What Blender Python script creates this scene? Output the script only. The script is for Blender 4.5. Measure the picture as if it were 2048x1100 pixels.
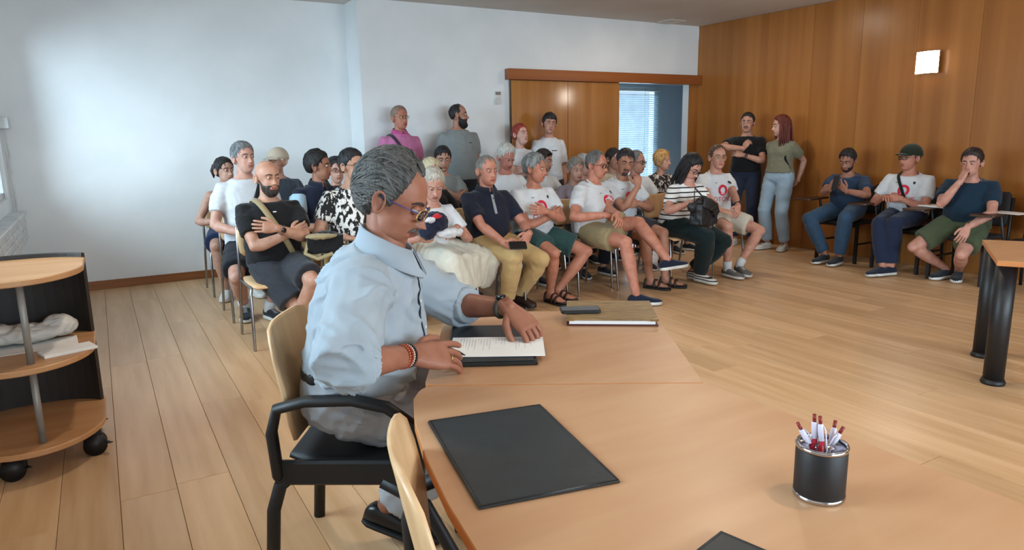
import bpy, math, random
import numpy as np
from mathutils import Vector, Matrix, noise
from mathutils.bvhtree import BVHTree

for o in list(bpy.data.objects):
    bpy.data.objects.remove(o, do_unlink=True)
scn = bpy.context.scene
COL = scn.collection
random.seed(7)

# ------------------------------------------------------------------ camera
FPX, YAW, PITCH, ROLL, CAMH = 1405.0, .5262, .1962, -.0166, 1.42
_F = np.array([math.sin(YAW)*math.cos(PITCH), math.cos(YAW)*math.cos(PITCH), -math.sin(PITCH)])
_R = np.array([math.cos(YAW), -math.sin(YAW), 0.0])
_U = np.cross(_R, _F)
_R, _U = _R*math.cos(ROLL)+_U*math.sin(ROLL), -_R*math.sin(ROLL)+_U*math.cos(ROLL)
CAMP = np.array([0, 0, CAMH])
cd = bpy.data.cameras.new('camera'); cam = bpy.data.objects.new('camera', cd); COL.objects.link(cam)
cd.sensor_width = 36; cd.lens = FPX/2048*36; cd.clip_start = .02
cam.matrix_world = Matrix(((_R[0], _U[0], -_F[0], 0), (_R[1], _U[1], -_F[1], 0), (_R[2], _U[2], -_F[2], CAMH), (0, 0, 0, 1)))
scn.camera = cam

def ray(x, y): return _R*(x-1024)/FPX-_U*(y-550)/FPX+_F
def PZ(x, y, z=0.0):
    d = ray(x, y); return CAMP+d*(z-CAMH)/d[2]
def PY(x, y, Y):
    d = ray(x, y); return CAMP+d*Y/d[1]
def PX(x, y, X):
    d = ray(x, y); return CAMP+d*X/d[0]

# ------------------------------------------------------------------ light
w = bpy.data.worlds.new('World'); scn.world = w; w.use_nodes = True
w.node_tree.nodes['Background'].inputs[0].default_value = (.55, .78, 1, 1)
w.node_tree.nodes['Background'].inputs[1].default_value = .6
vs = scn.view_settings
vs.view_transform = 'Standard'; vs.look = 'None'; vs.gamma = 1; vs.use_curve_mapping = False
vs.exposure = 0.68
def area(name, loc, direction, sx, sy, power, col):
    l = bpy.data.lights.new(name, 'AREA'); l.shape = 'RECTANGLE'; l.size = sx; l.size_y = sy
    l.energy = power; l.color = col
    o = bpy.data.objects.new(name, l); COL.objects.link(o); o.location = loc
    o.rotation_euler = Vector(direction).to_track_quat('-Z', 'Z').to_euler()
    return o
DAY = (.76, .90, 1.0)
WARM = (1.0, .86, .70)
# daylight standing outside the windows of the left wall, of the wall behind the camera (added for fill) and of the next room
area('daylight_left_window', (-3.2, 4.2, 4.6), (1, 0, -.80), 11.0, 4.0, 1350, DAY)
area('rear_fill_light', (3.2, -3.5, 1.9), (0, 1, -.2), 6.0, 1.8, 330, (.84, .92, 1.0))
area('daylight_next_room', (7.5, 9.55, 1.25), (0, -1, 0), 1.7, 2.0, 38, (.6, .85, 1.0))

# ------------------------------------------------------------------ helpers
def lin(c):
    def g(v):
        v /= 255.0
        return v/12.92 if v <= .04045 else ((v+.055)/1.055)**2.4
    return (g(c[0]), g(c[1]), g(c[2]), 1)
MATS = {}
def mk(name, c1, c2=None, rough=.6, metal=0, scale=8, stretch=(1, 1, 1), bump=0, bscale=40, bstretch=None, detail=3, sss=0, coat=0, trans=0, rnd=0, spec=None, lo=.35, hi=.65, sheen=0):
    """procedural principled material, colours as they would look in sRGB 0-255"""
    if name in MATS: return MATS[name]
    m = bpy.data.materials.new(name); m.use_nodes = True; nt = m.node_tree; N = nt.nodes; L = nt.links
    b = N['Principled BSDF']; b.inputs['Roughness'].default_value = rough; b.inputs['Metallic'].default_value = metal
    c2 = c2 or tuple(v*.88 for v in c1)
    tc = N.new('ShaderNodeTexCoord'); mp = N.new('ShaderNodeMapping'); mp.inputs['Scale'].default_value = stretch
    L.new(tc.outputs['Object'], mp.inputs[0])
    src = mp.outputs[0]
    if rnd:
        oi = N.new('ShaderNodeObjectInfo'); ad = N.new('ShaderNodeVectorMath'); ad.operation = 'MULTIPLY_ADD'
        cx = N.new('ShaderNodeCombineXYZ'); L.new(oi.outputs['Random'], cx.inputs[0]); L.new(oi.outputs['Random'], cx.inputs[1]); L.new(oi.outputs['Random'], cx.inputs[2])
        L.new(cx.outputs[0], ad.inputs[0]); ad.inputs[1].default_value = (37, 17, 53); L.new(src, ad.inputs[2]); src = ad.outputs[0]
    nz = N.new('ShaderNodeTexNoise'); nz.inputs['Scale'].default_value = scale; nz.inputs['Detail'].default_value = detail
    L.new(src, nz.inputs['Vector'])
    rp = N.new('ShaderNodeValToRGB'); rp.color_ramp.elements[0].position = lo; rp.color_ramp.elements[1].position = hi
    rp.color_ramp.elements[0].color = lin(c1); rp.color_ramp.elements[1].color = lin(c2)
    L.new(nz.outputs['Fac'], rp.inputs[0])
    out = rp.outputs[0]
    if rnd:
        hs = N.new('ShaderNodeHueSaturation'); mr = N.new('ShaderNodeMapRange'); mr.inputs[3].default_value = 1-rnd; mr.inputs[4].default_value = 1+rnd
        L.new(oi.outputs['Random'], mr.inputs[0]); L.new(mr.outputs[0], hs.inputs['Value']); L.new(out, hs.inputs['Color']); out = hs.outputs[0]
    L.new(out, b.inputs['Base Color'])
    if bump:
        n2 = N.new('ShaderNodeTexNoise'); n2.inputs['Scale'].default_value = bscale; n2.inputs['Detail'].default_value = 4
        mp2 = N.new('ShaderNodeMapping'); mp2.inputs['Scale'].default_value = bstretch or stretch; L.new(tc.outputs['Object'], mp2.inputs[0]); L.new(mp2.outputs[0], n2.inputs['Vector'])
        bp = N.new('ShaderNodeBump'); bp.inputs['Strength'].default_value = bump; bp.inputs['Distance'].default_value = .01
        L.new(n2.outputs['Fac'], bp.inputs['Height']); L.new(bp.outputs[0], b.inputs['Normal'])
    if sss:
        b.inputs['Subsurface Weight'].default_value = sss; b.inputs['Subsurface Radius'].default_value = (.012, .004, .002); b.inputs['Subsurface Scale'].default_value = .5
    if coat: b.inputs['Coat Weight'].default_value = coat; b.inputs['Coat Roughness'].default_value = .12
    if sheen: b.inputs['Sheen Weight'].default_value = sheen
    if trans: b.inputs['Transmission Weight'].default_value = trans
    if spec is not None: b.inputs['Specular IOR Level'].default_value = spec
    MATS[name] = m
    return m
def cloth(c, rough=.85):
    return mk('cloth_%d_%d_%d' % c, c, tuple(v*.95 for v in c), rough=rough, scale=9, bump=.12, bscale=260, sheen=.15, spec=.2)
def stripes_mat(name, c1, c2, freq, axis=2, width=.5, distort=0):
    if name in MATS: return MATS[name]
    m = bpy.data.materials.new(name); m.use_nodes = True; nt = m.node_tree; N = nt.nodes; L = nt.links
    b = N['Principled BSDF']; b.inputs['Roughness'].default_value = .85
    tc = N.new('ShaderNodeTexCoord'); wv = N.new('ShaderNodeTexWave'); wv.wave_type = 'BANDS'; wv.bands_direction = 'XYZ'[axis]
    wv.inputs['Scale'].default_value = freq; wv.inputs['Distortion'].default_value = distort
    L.new(tc.outputs['Object'], wv.inputs['Vector'])
    rp = N.new('ShaderNodeValToRGB'); rp.color_ramp.interpolation = 'CONSTANT'; rp.color_ramp.elements[1].position = width
    rp.color_ramp.elements[0].color = lin(c1); rp.color_ramp.elements[1].color = lin(c2)
    L.new(wv.outputs['Fac'], rp.inputs[0]); L.new(rp.outputs[0], b.inputs['Base Color'])
    MATS[name] = m; return m
def tag(o, label=None, cat=None, group=None, kind=None):
    if label: o['label'] = label
    if cat: o['category'] = cat
    if group: o['group'] = group
    if kind: o['kind'] = kind
    return o
def empty(name, loc=(0, 0, 0), rz=0, **k):
    o = bpy.data.objects.new(name, None); COL.objects.link(o); o.location = loc; o.rotation_euler = (0, 0, rz)
    o.empty_display_size = .1
    return tag(o, **k)
def obj(name, VF, mat, parent=None, smooth=True, fm=None, loc=None, rot=None):
    V, Fc = VF
    me = bpy.data.meshes.new(name)
    me.from_pydata([tuple(map(float, v)) for v in V], [], [tuple(map(int, q)) for q in Fc])
    for m in (mat if isinstance(mat, (list, tuple)) else [mat]): me.materials.append(m)
    if fm is not None: me.polygons.foreach_set('material_index', np.array(fm, dtype=np.int32))
    if smooth: me.polygons.foreach_set('use_smooth', np.ones(len(me.polygons), dtype=bool))
    me.update()
    o = bpy.data.objects.new(name, me); COL.objects.link(o)
    if parent: o.parent = parent
    if loc is not None: o.location = loc
    if rot is not None: o.rotation_euler = rot
    return o
def copy_tree(o, parent=None):
    c = o.copy(); COL.objects.link(c); c.parent = parent
    for ch in list(o.children): copy_tree(ch, c)
    return c
def join(*parts):
    V = []; Fc = []; n = 0
    for v, q in parts:
        V.extend([tuple(a) for a in v]); Fc.extend([tuple(i+n for i in p) for p in q]); n += len(v)
    return V, Fc
def xf(VF, M):
    V, Fc = VF
    return [tuple(M @ Vector(v)) for v in V], Fc
def box(x0, x1, y0, y1, z0, z1, bev=0):
    if bev <= 0:
        V = [(x, y, z) for z in (z0, z1) for y in (y0, y1) for x in (x0, x1)]
        return V, [(0, 2, 3, 1), (4, 5, 7, 6), (0, 1, 5, 4), (2, 6, 7, 3), (0, 4, 6, 2), (1, 3, 7, 5)]
    return prism([(x0, y0), (x1, y0), (x1, y1), (x0, y1)], z0, z1, bev)
def inset2d(P, d):
    n = len(P); out = []
    for i in range(n):
        a = np.array(P[i-1]); b = np.array(P[i]); c = np.array(P[(i+1) % n])
        e1 = b-a; e2 = c-b; e1 = e1/(np.linalg.norm(e1)+1e-9); e2 = e2/(np.linalg.norm(e2)+1e-9)
        n1 = np.array([-e1[1], e1[0]]); n2 = np.array([-e2[1], e2[0]]); s = n1+n2; k = max(.3, s@s/2)
        out.append(tuple(b+s*d/k))
    return out
def prism(P, z0, z1, bev=0):
    """closed prism over a counter-clockwise outline, with bevelled rims"""
    n = len(P)
    rings = [(P, z0), (P, z1)] if bev <= 0 else [(inset2d(P, bev), z0), (P, z0+bev), (P, z1-bev), (inset2d(P, bev), z1)]
    V = [(x, y, z) for Q, z in rings for x, y in Q]; Fc = []
    for k in range(len(rings)-1):
        for i in range(n):
            j = (i+1) % n; Fc.append((k*n+i, k*n+j, k*n+n+j, k*n+n+i))
    Fc.append(tuple(range(n))[::-1]); Fc.append(tuple((len(rings)-1)*n+i for i in range(n)))
    return V, Fc
def arr(*a): return np.array(a, dtype=float)
def unit(v):
    v = np.array(v, dtype=float); return v/(np.linalg.norm(v)+1e-12)
def tube(P, Rr, n=10, cap='round', ref=None, closed=False):
    """sweep an ellipse along a path; radii are numbers or (a, b); ref is the direction of the b axis"""
    P = [np.array(p, dtype=float) for p in P]; m = len(P)
    if not isinstance(Rr, (list, tuple)) or (len(Rr) == 2 and m != 2 and not isinstance(Rr[0], (list, tuple))): Rr = [Rr]*m
    Rr = [(r, r) if not isinstance(r, (tuple, list)) else r for r in Rr]
    T = []
    for i in range(m):
        if closed: t = P[(i+1) % m]-P[i-1]
        else: t = P[min(i+1, m-1)]-P[max(i-1, 0)]
        T.append(unit(t))
    u = np.array(ref, dtype=float) if ref is not None else (arr(0, 0, 1) if abs(T[0][2]) < .9 else arr(0, 1, 0))
    rings = []
    for i in range(m):
        u = u-T[i]*(u@T[i]); u = unit(u); s = np.cross(T[i], u)
        rings.append((P[i], s, u, Rr[i][0], Rr[i][1]))
    if cap == 'round' and not closed:
        def ends(rg, t, sgn):
            c, s, v, a, b = rg; r = min(a, b)
            return [(c+t*sgn*r*k, s, v, a*math.sqrt(1-k*k), b*math.sqrt(1-k*k)) for k in (.55, .88)]
        rings = ends(rings[0], T[0], -1)[::-1]+rings+ends(rings[-1], T[-1], 1)
    V = []; Fc = []
    for c, s, v, a, b in rings:
        for k in range(n):
            an = 2*math.pi*k/n; V.append(c+s*a*math.cos(an)+v*b*math.sin(an))
    M = len(rings)
    for i in range(M if closed else M-1):
        for k in range(n):
            k2 = (k+1) % n; j = (i+1) % M
            Fc.append((i*n+k, i*n+k2, j*n+k2, j*n+k))
    if not closed and cap:
        Fc.append(tuple(range(n))[::-1]); Fc.append(tuple((M-1)*n+k for k in range(n)))
    return V, Fc
def loft(secs, n=20, ex=2.3):
    """secs: (centre, xaxis, yaxis, a, b); closed superellipse loft"""
    V = []; Fc = []
    for c, xa, ya, a, b in secs:
        for k in range(n):
            an = 2*math.pi*k/n; co, si = math.cos(an), math.sin(an)
            V.append(np.array(c)+np.array(xa)*a*math.copysign(abs(co)**(2/ex), co)+np.array(ya)*b*math.copysign(abs(si)**(2/ex), si))
    for i in range(len(secs)-1):
        for k in range(n):
            k2 = (k+1) % n; Fc.append((i*n+k, i*n+k2, i*n+n+k2, i*n+n+k))
    Fc.append(tuple(range(n))[::-1]); Fc.append(tuple((len(secs)-1)*n+k for k in range(n)))
    return V, Fc
def lathe(prof, n=24, loc=(0, 0, 0)):
    V = []; Fc = []
    for r, z in prof:
        for k in range(n):
            a = 2*math.pi*k/n; V.append((loc[0]+r*math.cos(a), loc[1]+r*math.sin(a), loc[2]+z))
    m = len(prof)
    for i in range(m-1):
        for k in range(n):
            k2 = (k+1) % n; Fc.append((i*n+k, i*n+k2, i*n+n+k2, i*n+n+k))
    Fc.append(tuple(range(n))[::-1]); Fc.append(tuple((m-1)*n+k for k in range(n)))
    return V, Fc
def ball(c, r, n=12, m=8):
    r = (r, r, r) if not isinstance(r, (tuple, list)) else r
    V = [(c[0], c[1], c[2]+r[2])]; Fc = []
    for i in range(1, m):
        p = math.pi*i/m
        for k in range(n):
            a = 2*math.pi*k/n; V.append((c[0]+r[0]*math.sin(p)*math.cos(a), c[1]+r[1]*math.sin(p)*math.sin(a), c[2]+r[2]*math.cos(p)))
    V.append((c[0], c[1], c[2]-r[2])); e = len(V)-1
    for k in range(n):
        k2 = (k+1) % n; Fc.append((0, 1+k, 1+k2)); Fc.append((e, e-n+k2, e-n+k))
        for i in range(m-2): Fc.append((1+i*n+k, 1+i*n+n+k, 1+i*n+n+k2, 1+i*n+k2))
    return V, Fc
def remesh(VF, voxel, it=6, fac=.5):
    """merge overlapping closed pieces into one continuous surface -> numpy verts, normals, faces"""
    me = bpy.data.meshes.new('tmp'); me.from_pydata([tuple(map(float, v)) for v in VF[0]], [], [tuple(q) for q in VF[1]])
    o = bpy.data.objects.new('tmp', me); COL.objects.link(o)
    md = o.modifiers.new('r', 'REMESH'); md.mode = 'VOXEL'; md.voxel_size = voxel; md.use_smooth_shade = True
    if it:
        sm = o.modifiers.new('s', 'SMOOTH'); sm.iterations = it; sm.factor = fac
    ev = o.evaluated_get(bpy.context.evaluated_depsgraph_get()); em = ev.to_mesh()
    V = np.empty(len(em.vertices)*3); em.vertices.foreach_get('co', V); V = V.reshape(-1, 3)
    Nn = np.empty(len(em.vertices)*3); em.vertices.foreach_get('normal', Nn); Nn = Nn.reshape(-1, 3)
    Fc = [tuple(p.vertices) for p in em.polygons]
    ev.to_mesh_clear(); bpy.data.objects.remove(o, do_unlink=True); bpy.data.meshes.remove(me)
    return V, Nn, Fc
def wrinkle(V, Nn, amp, sc=(7, 7, 16), seed=0, ridge=True):
    out = V.copy()
    off = Vector((seed*3.7, seed*1.3, seed*7.1))
    for i in range(len(V)):
        p = Vector((V[i, 0]*sc[0], V[i, 1]*sc[1], V[i, 2]*sc[2]))+off
        q = noise.noise(p*.5)
        a = noise.noise(p+Vector((q, q*1.5, q))*1.2)
        h = (1-2.2*abs(a))*.8 if ridge else a
        out[i] += Nn[i]*amp*(h*(.6+.6*q)-.15)
    return out

def folds(V, Nn, amp, seed=0, fr=1.0):
    """cloth folds: thin ridges running along a few slanted directions, broken up by noise"""
    out = V.copy(); n = noise.noise
    dirs = [((9, 9, 20), 1.0, 0), ((16, 8, 9), .8, 11), ((6, 14, 14), .7, 23)]
    for i in range(len(V)):
        x, y, z = V[i]; h = 0
        for k, (sc, w_, o) in enumerate(dirs):
            p = Vector((x*sc[0]+z*(3 if k == 1 else -2), y*sc[1], z*sc[2]+x*(6 if k == 0 else -4)))*fr+Vector((seed*3.7+o, seed*1.3, seed*7.1))
            m = max(0., min(1., n(p*.35+Vector((7, 3, 1)))*1.8+.35))
            a = n(p); h += w_*m*(max(0., 1-abs(a)*3.2)**1.5-.25)
        out[i] += Nn[i]*amp*h
    return out
# ------------------------------------------------------------------ people
def smooth01(x): x = np.clip(x, 0, 1); return x*x*(3-2*x)
def g2(a, s): return np.exp(-(a/s)**2)
def _ell(D, c, r):
    A = ((D/r)**2).sum(1); B = (D*(np.array(c)/np.array(r)**2)).sum(1); Cc = ((np.array(c)/np.array(r))**2).sum()-1
    return (B+np.sqrt(np.maximum(B*B-A*Cc, 1e-9)))/A
def head_pts(D, h):
    """point of the head surface in each direction D; h holds the proportions"""
    jw = h.get('jaw', 1.0); fat = h.get('fat', 0)
    r1 = _ell(D, (0, .014, .028), (.0765, .097, .092))
    r2 = _ell(D, (0, -.026, -.046), (.058*jw+fat, .064, .074))
    k = 170.0; r = np.log(np.exp(k*r1)+np.exp(k*r2))/k
    p = D*r[:, None]
    x, z = p[:, 0], p[:, 2]; w = smooth01((-D[:, 1]-.15)/.35); ax = np.abs(x)
    ns = h.get('nose', 1.0)
    zn = np.clip((.022-z)/.054, 0, 1)
    ridge = np.where(z < -.032, np.clip(1-(-.032-z)/.009, 0, 1), smooth01((.034-z)/.02)*(.25+.75*zn**1.3))
    f = .025*ns*ridge*g2(x, .0075+.0055*zn)
    f += .006*ns*g2(ax-.012, .006)*g2(z+.031, .007)
    f -= .0095*g2(ax-.031, .017)*g2(z-.010, .012)
    f += .0045*g2(z-.031, .008)*g2(ax-.026, .026)
    f += .005*g2(ax-.044, .018)*g2(z+.014, .018)
    f += .0055*g2(x, .021)*(g2(z+.0535, .0048)+1.1*g2(z+.0655, .0052))
    f -= .0045*g2(x, .024)*g2(z+.0593, .0024)
    f -= .0045*g2(x, .02)*g2(z+.078, .007)
    f += .008*g2(x, .02)*g2(z+.098, .013)
    f -= .003*g2(ax-.03, .012)*g2(z+.045, .02)
    p[:, 1] -= f*w
    return p
def grid_dirs(m, n):
    t = np.linspace(0, 1, m+1); ph = np.pi*(t+.05*np.sin(2*np.pi*t))
    s = np.linspace(-1, 1, n, endpoint=False); th = np.pi*(s-.45*np.sin(np.pi*s)/np.pi)
    D = [(0, 0, 1.0)]
    for i in range(1, m):
        for j in range(n): D.append((math.sin(ph[i])*math.sin(th[j]), -math.sin(ph[i])*math.cos(th[j]), math.cos(ph[i])))
    D.append((0, 0, -1.0))
    Fc = []
    e = len(D)-1
    for j in range(n):
        k = (j+1) % n
        Fc.append((0, 1+j, 1+k)); Fc.append((e, e-n+k, e-n+j))
        for i in range(m-2): Fc.append((1+i*n+j, 1+i*n+n+j, 1+i*n+n+k, 1+i*n+k))
    return np.array(D), Fc
_GD = {}
def gdirs(m, n):
    if (m, n) not in _GD: _GD[(m, n)] = grid_dirs(m, n)
    return _GD[(m, n)]
def theta(D): return np.degrees(np.arctan2(np.abs(D[:, 0]), -D[:, 1]))
def shell(h, m, n, sd_fn, th_fn, edge=.010, under=.004, nz=0, nsc=(60, 60, 18), seed=0):
    """a layer over the head: sd_fn(p, theta) > 0 inside, th_fn(p, theta) its thickness"""
    D, Fc = gdirs(m, n); p = head_pts(D, h); t = theta(D)
    sd = sd_fn(p, t, D); s = smooth01(sd/edge)
    off = th_fn(p, t, D)*s-under*(1-s)
    if nz:
        for i in range(len(p)):
            if s[i] > .02:
                q = noise.noise(Vector((p[i, 0]*nsc[0]+seed, p[i, 1]*nsc[1], p[i, 2]*nsc[2])))
                off[i] += nz*q*s[i]
    q = p+D*off[:, None]
    keep = [f for f in Fc if max(off[i] for i in f) > -under*.8]
    used = sorted({i for f in keep for i in f}); mp = {a: b for b, a in enumerate(used)}
    return [q[i] for i in used], [tuple(mp[i] for i in f) for f in keep]
HL = {  # hairlines: height of the hair's lower edge against the angle from the nose
 'short': ([0, 25, 45, 60, 72, 88, 98, 112, 135, 180], [.078, .076, .066, .048, .028, -.012, -.004, -.022, -.048, -.062]),
 'recede': ([0, 20, 38, 55, 70, 88, 98, 112, 135, 180], [.098, .100, .098, .070, .034, -.014, -.004, -.022, -.048, -.060]),
 'horseshoe': ([0, 60, 78, 88, 98, 112, 135, 180], [.2, .2, .03, -.012, -.004, -.022, -.05, -.06]),
 'main': ([0, 18, 34, 48, 60, 70, 84, 94, 104, 116, 135, 180], [.092, .092, .104, .094, .062, .030, -.022, .002, .004, -.030, -.062, -.072]),
 'fringe': ([0, 25, 45, 60, 72, 90, 98, 112, 135, 180], [.052, .054, .052, .04, .02, -.03, -.03, -.04, -.055, -.07]),
 'bob': ([0, 20, 40, 58, 75, 90, 110, 135, 180], [.080, .074, .05, .0, -.05, -.06, -.075, -.08, -.085]),
 'ear': ([0, 25, 45, 60, 75, 90, 110, 135, 180], [.078, .072, .056, .03, .0, -.03, -.05, -.06, -.068])}
def ear(side):
    prof = [(.0, .006), (.45, .003), (.72, .006), (.88, .013), (1.0, .012), (1.04, .006), (.8, -.004), (.3, -.008)]
    V = []; n = 16; Fc = []
    for r, o in prof:
        for k in range(n):
            a = 2*math.pi*k/n; y = .0175*r*math.cos(a)*(1+.18*math.sin(a)); z = .031*r*math.sin(a)
            V.append(((o+.25*(y+.0175)*1.0), y, z))
    for i in range(len(prof)-1):
        for k in range(n): Fc.append((i*n+k, i*n+(k+1) % n, i*n+n+(k+1) % n, i*n+n+k))
    Fc.append(tuple((len(prof)-1)*n+k for k in range(n)))
    R = Matrix.Rotation(math.radians(-10), 3, 'X')
    out = []
    for v in V:
        q = R @ Vector(v); out.append((side*(q.x+.072), q.y+.016, q.z-.004))
    return out, Fc
def hand(wr, d, n, side, curl=.5, spread=1.0, thumb=.4, s=1.0, idx=None, seg=8):
    """palm, four fingers with three bends each and a thumb at the side; n points out of the palm"""
    d = unit(d); n = np.array(n, float); n = unit(n-d*(n@d)); lat = np.cross(d, n)*(-side)   # towards the thumb
    W = np.array(wr, float); P = []
    for t, a, b in ((-.03, .026, .020), (0, .028, .019), (.03, .037, .017), (.06, .0425, .0155), (.085, .0415, .0125), (.096, .036, .009)):
        P.append((W+d*t*s+n*.002*s, lat, n, a*s, b*s))
    parts = [loft(P, n=14, ex=2.6)]
    cl = curl if isinstance(curl, (list, tuple)) else [curl]*4
    for f, (o, L, r, a0) in enumerate(((.031, .070, .0088, .10), (.0105, .079, .0092, .03), (-.0105, .073, .0088, -.04), (-.030, .058, .0078, -.12))):
        p = W+(d*.084+lat*o)*s; dirv = unit(d+lat*a0*spread); pts = [p-dirv*.012*s, p]; c = cl[f]
        ang = 0
        for sg, (fr, k) in enumerate(((.46, .9), (.30, 1.15), (.24, .8))):
            ang += c*k; v = dirv*math.cos(ang)+n*math.sin(ang); p = p+v*L*fr*s; pts.append(p)
        parts.append(tube(pts, [r*s*1.04, r*s*1.08, r*s, r*s*.95, r*s*.8], n=seg))
    p = W+(d*.022+lat*.024+n*.004)*s
    v1 = unit(d*.62+lat*.72+n*.25); v2 = unit(d*.9+lat*(.5-thumb*.6)+n*(.2+thumb*.5)); v3 = unit(d*1.0+lat*(.2-thumb*.6)+n*(.2+thumb*.6))
    parts.append(tube([p-v1*.01*s, p+v1*.034*s, p+v1*.034*s+v2*.030*s, p+v1*.034*s+v2*.03*s+v3*.024*s], [.014*s, .0125*s, .0105*s, .0085*s], n=seg))
    return join(*parts)
def ik(A, B, l1, l2, pole):
    A = np.array(A, float); B = np.array(B, float); v = B-A; L = np.linalg.norm(v)
    mx = (l1+l2)*.995
    if L > mx: B = A+v/L*mx; v = B-A; L = mx
    L = max(L, abs(l1-l2)+.02)
    a = (l1*l1-l2*l2+L*L)/(2*L); hgt = math.sqrt(max(l1*l1-a*a, 0)); u = v/np.linalg.norm(v)
    p = np.array(pole, float); p = unit(p-u*(p@u))
    return A+u*a+p*hgt, B
def shoe(parent, an, toe, up, L, upper, sole, lace=None, s=1.0, style='sneaker'):
    """low shoe around the ankle joint; an ankle, toe direction, up direction (local)"""
    toe = unit(toe); up = np.array(up, float); up = unit(up-toe*(up@toe)); lat = np.cross(toe, up)
    b = np.array(an, float)-up*.085*s
    def outline(t):   # half width along the shoe, t from heel 0 to toe 1
        return np.interp(t, [0, .06, .25, .5, .72, .88, .97, 1], [.012, .030, .036, .038, .047, .042, .024, .006])*s
    def top(t): return np.interp(t, [0, .05, .15, .34, .5, .72, .9, 1], [.05, .075, .085, .085, .070, .050, .042, .028])*s
    ln = .275*s
    secs = []
    for t in (0, .03, .08, .16, .27, .38, .5, .62, .74, .85, .93, .98, 1):
        y = (t-.24)*ln; a = outline(t); h = top(t); z0 = .012*s
        secs.append((b+toe*y+up*(z0+h)/2, lat, up, a, (h-z0)/2))
    if style == 'sneaker' or style == 'loafer':
        so = obj('shoe', loft(secs, n=14, ex=2.8), upper, parent)
    else:   # open sandal: footbed, three straps
        so = obj('sandal', loft([(b+toe*((t-.24)*ln)+up*.026*s, lat, up, outline(t)*.98, .008*s) for t in (0, .1, .3, .5, .7, .9, 1)], n=14), upper, parent)
        for t0, hh in ((.62, .052), (.45, .068), (.12, .07)):
            pts = []
            for k in range(9):
                a = math.pi*k/8; pts.append(b+toe*((t0-.24)*ln)+lat*math.cos(a)*(outline(t0)+.004)+up*(.022+math.sin(a)*hh)*s)
            obj('strap', tube(pts, (.004, .013), n=6, ref=toe), upper, so)
    P = [(outline(t), (t-.24)*ln) for t in (0, .03, .08, .2, .4, .6, .75, .88, .96, 1)]
    ring = [(1.06*a, y) for a, y in P]+[(-1.06*a, y) for a, y in P[::-1]]
    hs = .024*s if style == 'sneaker' else .014*s
    V, Fc = prism(ring[::-1] if False else ring, 0, hs, .003)
    V = [b+lat*v[0]+toe*v[1]+up*v[2] for v in V]
    obj('sole', (V, Fc), sole, so)
    if lace is not None:
        for i, t in enumerate((.40, .47, .54, .61)):
            a = outline(t)*.62; z = top(t)+.001
            pts = [b+toe*((t-.24)*ln)+lat*a*k+up*(z-.012*abs(k)**2.0*s) for k in (-1, -.5, 0, .5, 1)]
            obj('lace', tube(pts, .0035, n=5), lace, so)
    return so
SK = {}
def skin(c):
    k = 'skin_%d_%d_%d' % c
    g_ = sum(c)/3*.92; c = tuple(int(v*.82+g_*.14) for v in c)
    return mk(k, c, tuple(int(v*q) for v, q in zip(c, (.93, .88, .86))), rough=.5, scale=22, bump=.05, bscale=220, sss=.12, spec=.35)
def hairmat(c, c2=None):
    return mk('hair_%d_%d_%d' % c, c, c2 or tuple(min(255, int(v*1.5+8)) for v in c), rough=.5, scale=30, stretch=(1.6, 1.6, .5), bump=.5, bscale=90, bstretch=(2, 2, .4), detail=5, spec=.35)
M_EYE = mk('eye_white', (196, 188, 180), rough=.25)
M_IRIS = mk('eye_iris', (46, 30, 22), rough=.15)
M_FRAME = mk('spectacle_frame', (30, 26, 26), rough=.35)
M_GOLD = mk('gold_wire', (190, 160, 110), rough=.3, metal=.9)
def glass_mat(name, col, a):
    m = bpy.data.materials.new(name); m.use_nodes = True; N = m.node_tree.nodes; L = m.node_tree.links
    for q in list(N):
        if q.type != 'OUTPUT_MATERIAL': N.remove(q)
    tr = N.new('ShaderNodeBsdfTransparent'); gl = N.new('ShaderNodeBsdfGlossy'); gl.inputs['Roughness'].default_value = .03
    tr.inputs[0].default_value = col; mx = N.new('ShaderNodeMixShader'); fr = N.new('ShaderNodeLayerWeight'); fr.inputs[0].default_value = a
    L.new(fr.outputs['Fresnel'], mx.inputs[0]); L.new(tr.outputs[0], mx.inputs[1]); L.new(gl.outputs[0], mx.inputs[2])
    L.new(mx.outputs[0], N['Material Output'].inputs[0]); return m
M_LENS = glass_mat('spectacle_lens', (1, 1, 1, 1), .12)
M_DARKLENS = glass_mat('sunglass_lens', (.05, .05, .06, 1), .4)
def glasses(parent, HM, mat, lens=M_LENS, shape='rect', z=.008, y=-.098, k=1.0):
    root = None; pr = []
    for sd in (-1, 1):
        pts = []
        for i in range(18):
            a = 2*math.pi*i/18; c, q = math.cos(a), math.sin(a); e = .6 if shape == 'rect' else 1.0
            xx = sd*.032+.0235*k*math.copysign(abs(c)**e, c); pts.append((xx, y+.012*(abs(xx)/.055)**2, z+.0165*k*math.copysign(abs(q)**e, q)))
        pr.append(pts)
    fr = [tube(p, .0017, n=6, closed=True) for p in pr]+[tube([(-.010, y, z+.006), (0, y-.003, z+.009), (.010, y, z+.006)], .0016, n=6)]
    for sd in (-1, 1): fr.append(tube([(sd*.055, y+.012, z+.007), (sd*.068, y+.022, z+.008), (sd*.079, -.02, z+.008), (sd*.079, .02, z+.006), (sd*.076, .035, z-.012)], .0019, n=6))
    g = obj('glasses', xf(join(*fr), HM), mat, parent)
    for p in pr:
        c = np.mean(np.array(p), axis=0); V = [tuple(c)]+[tuple(q) for q in p]; Vb = [(v[0], v[1]+.0012, v[2]) for v in V]; nn = len(p)
        Fc = [(0, 1+i, 1+(i+1) % nn) for i in range(nn)]+[(nn+1, nn+2+(i+1) % nn, nn+2+i) for i in range(nn)]+[(1+i, nn+2+i, nn+2+(i+1) % nn, 1+(i+1) % nn) for i in range(nn)]
        obj('lens', xf((V+Vb, Fc), HM), lens, g)
    return g
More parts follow.
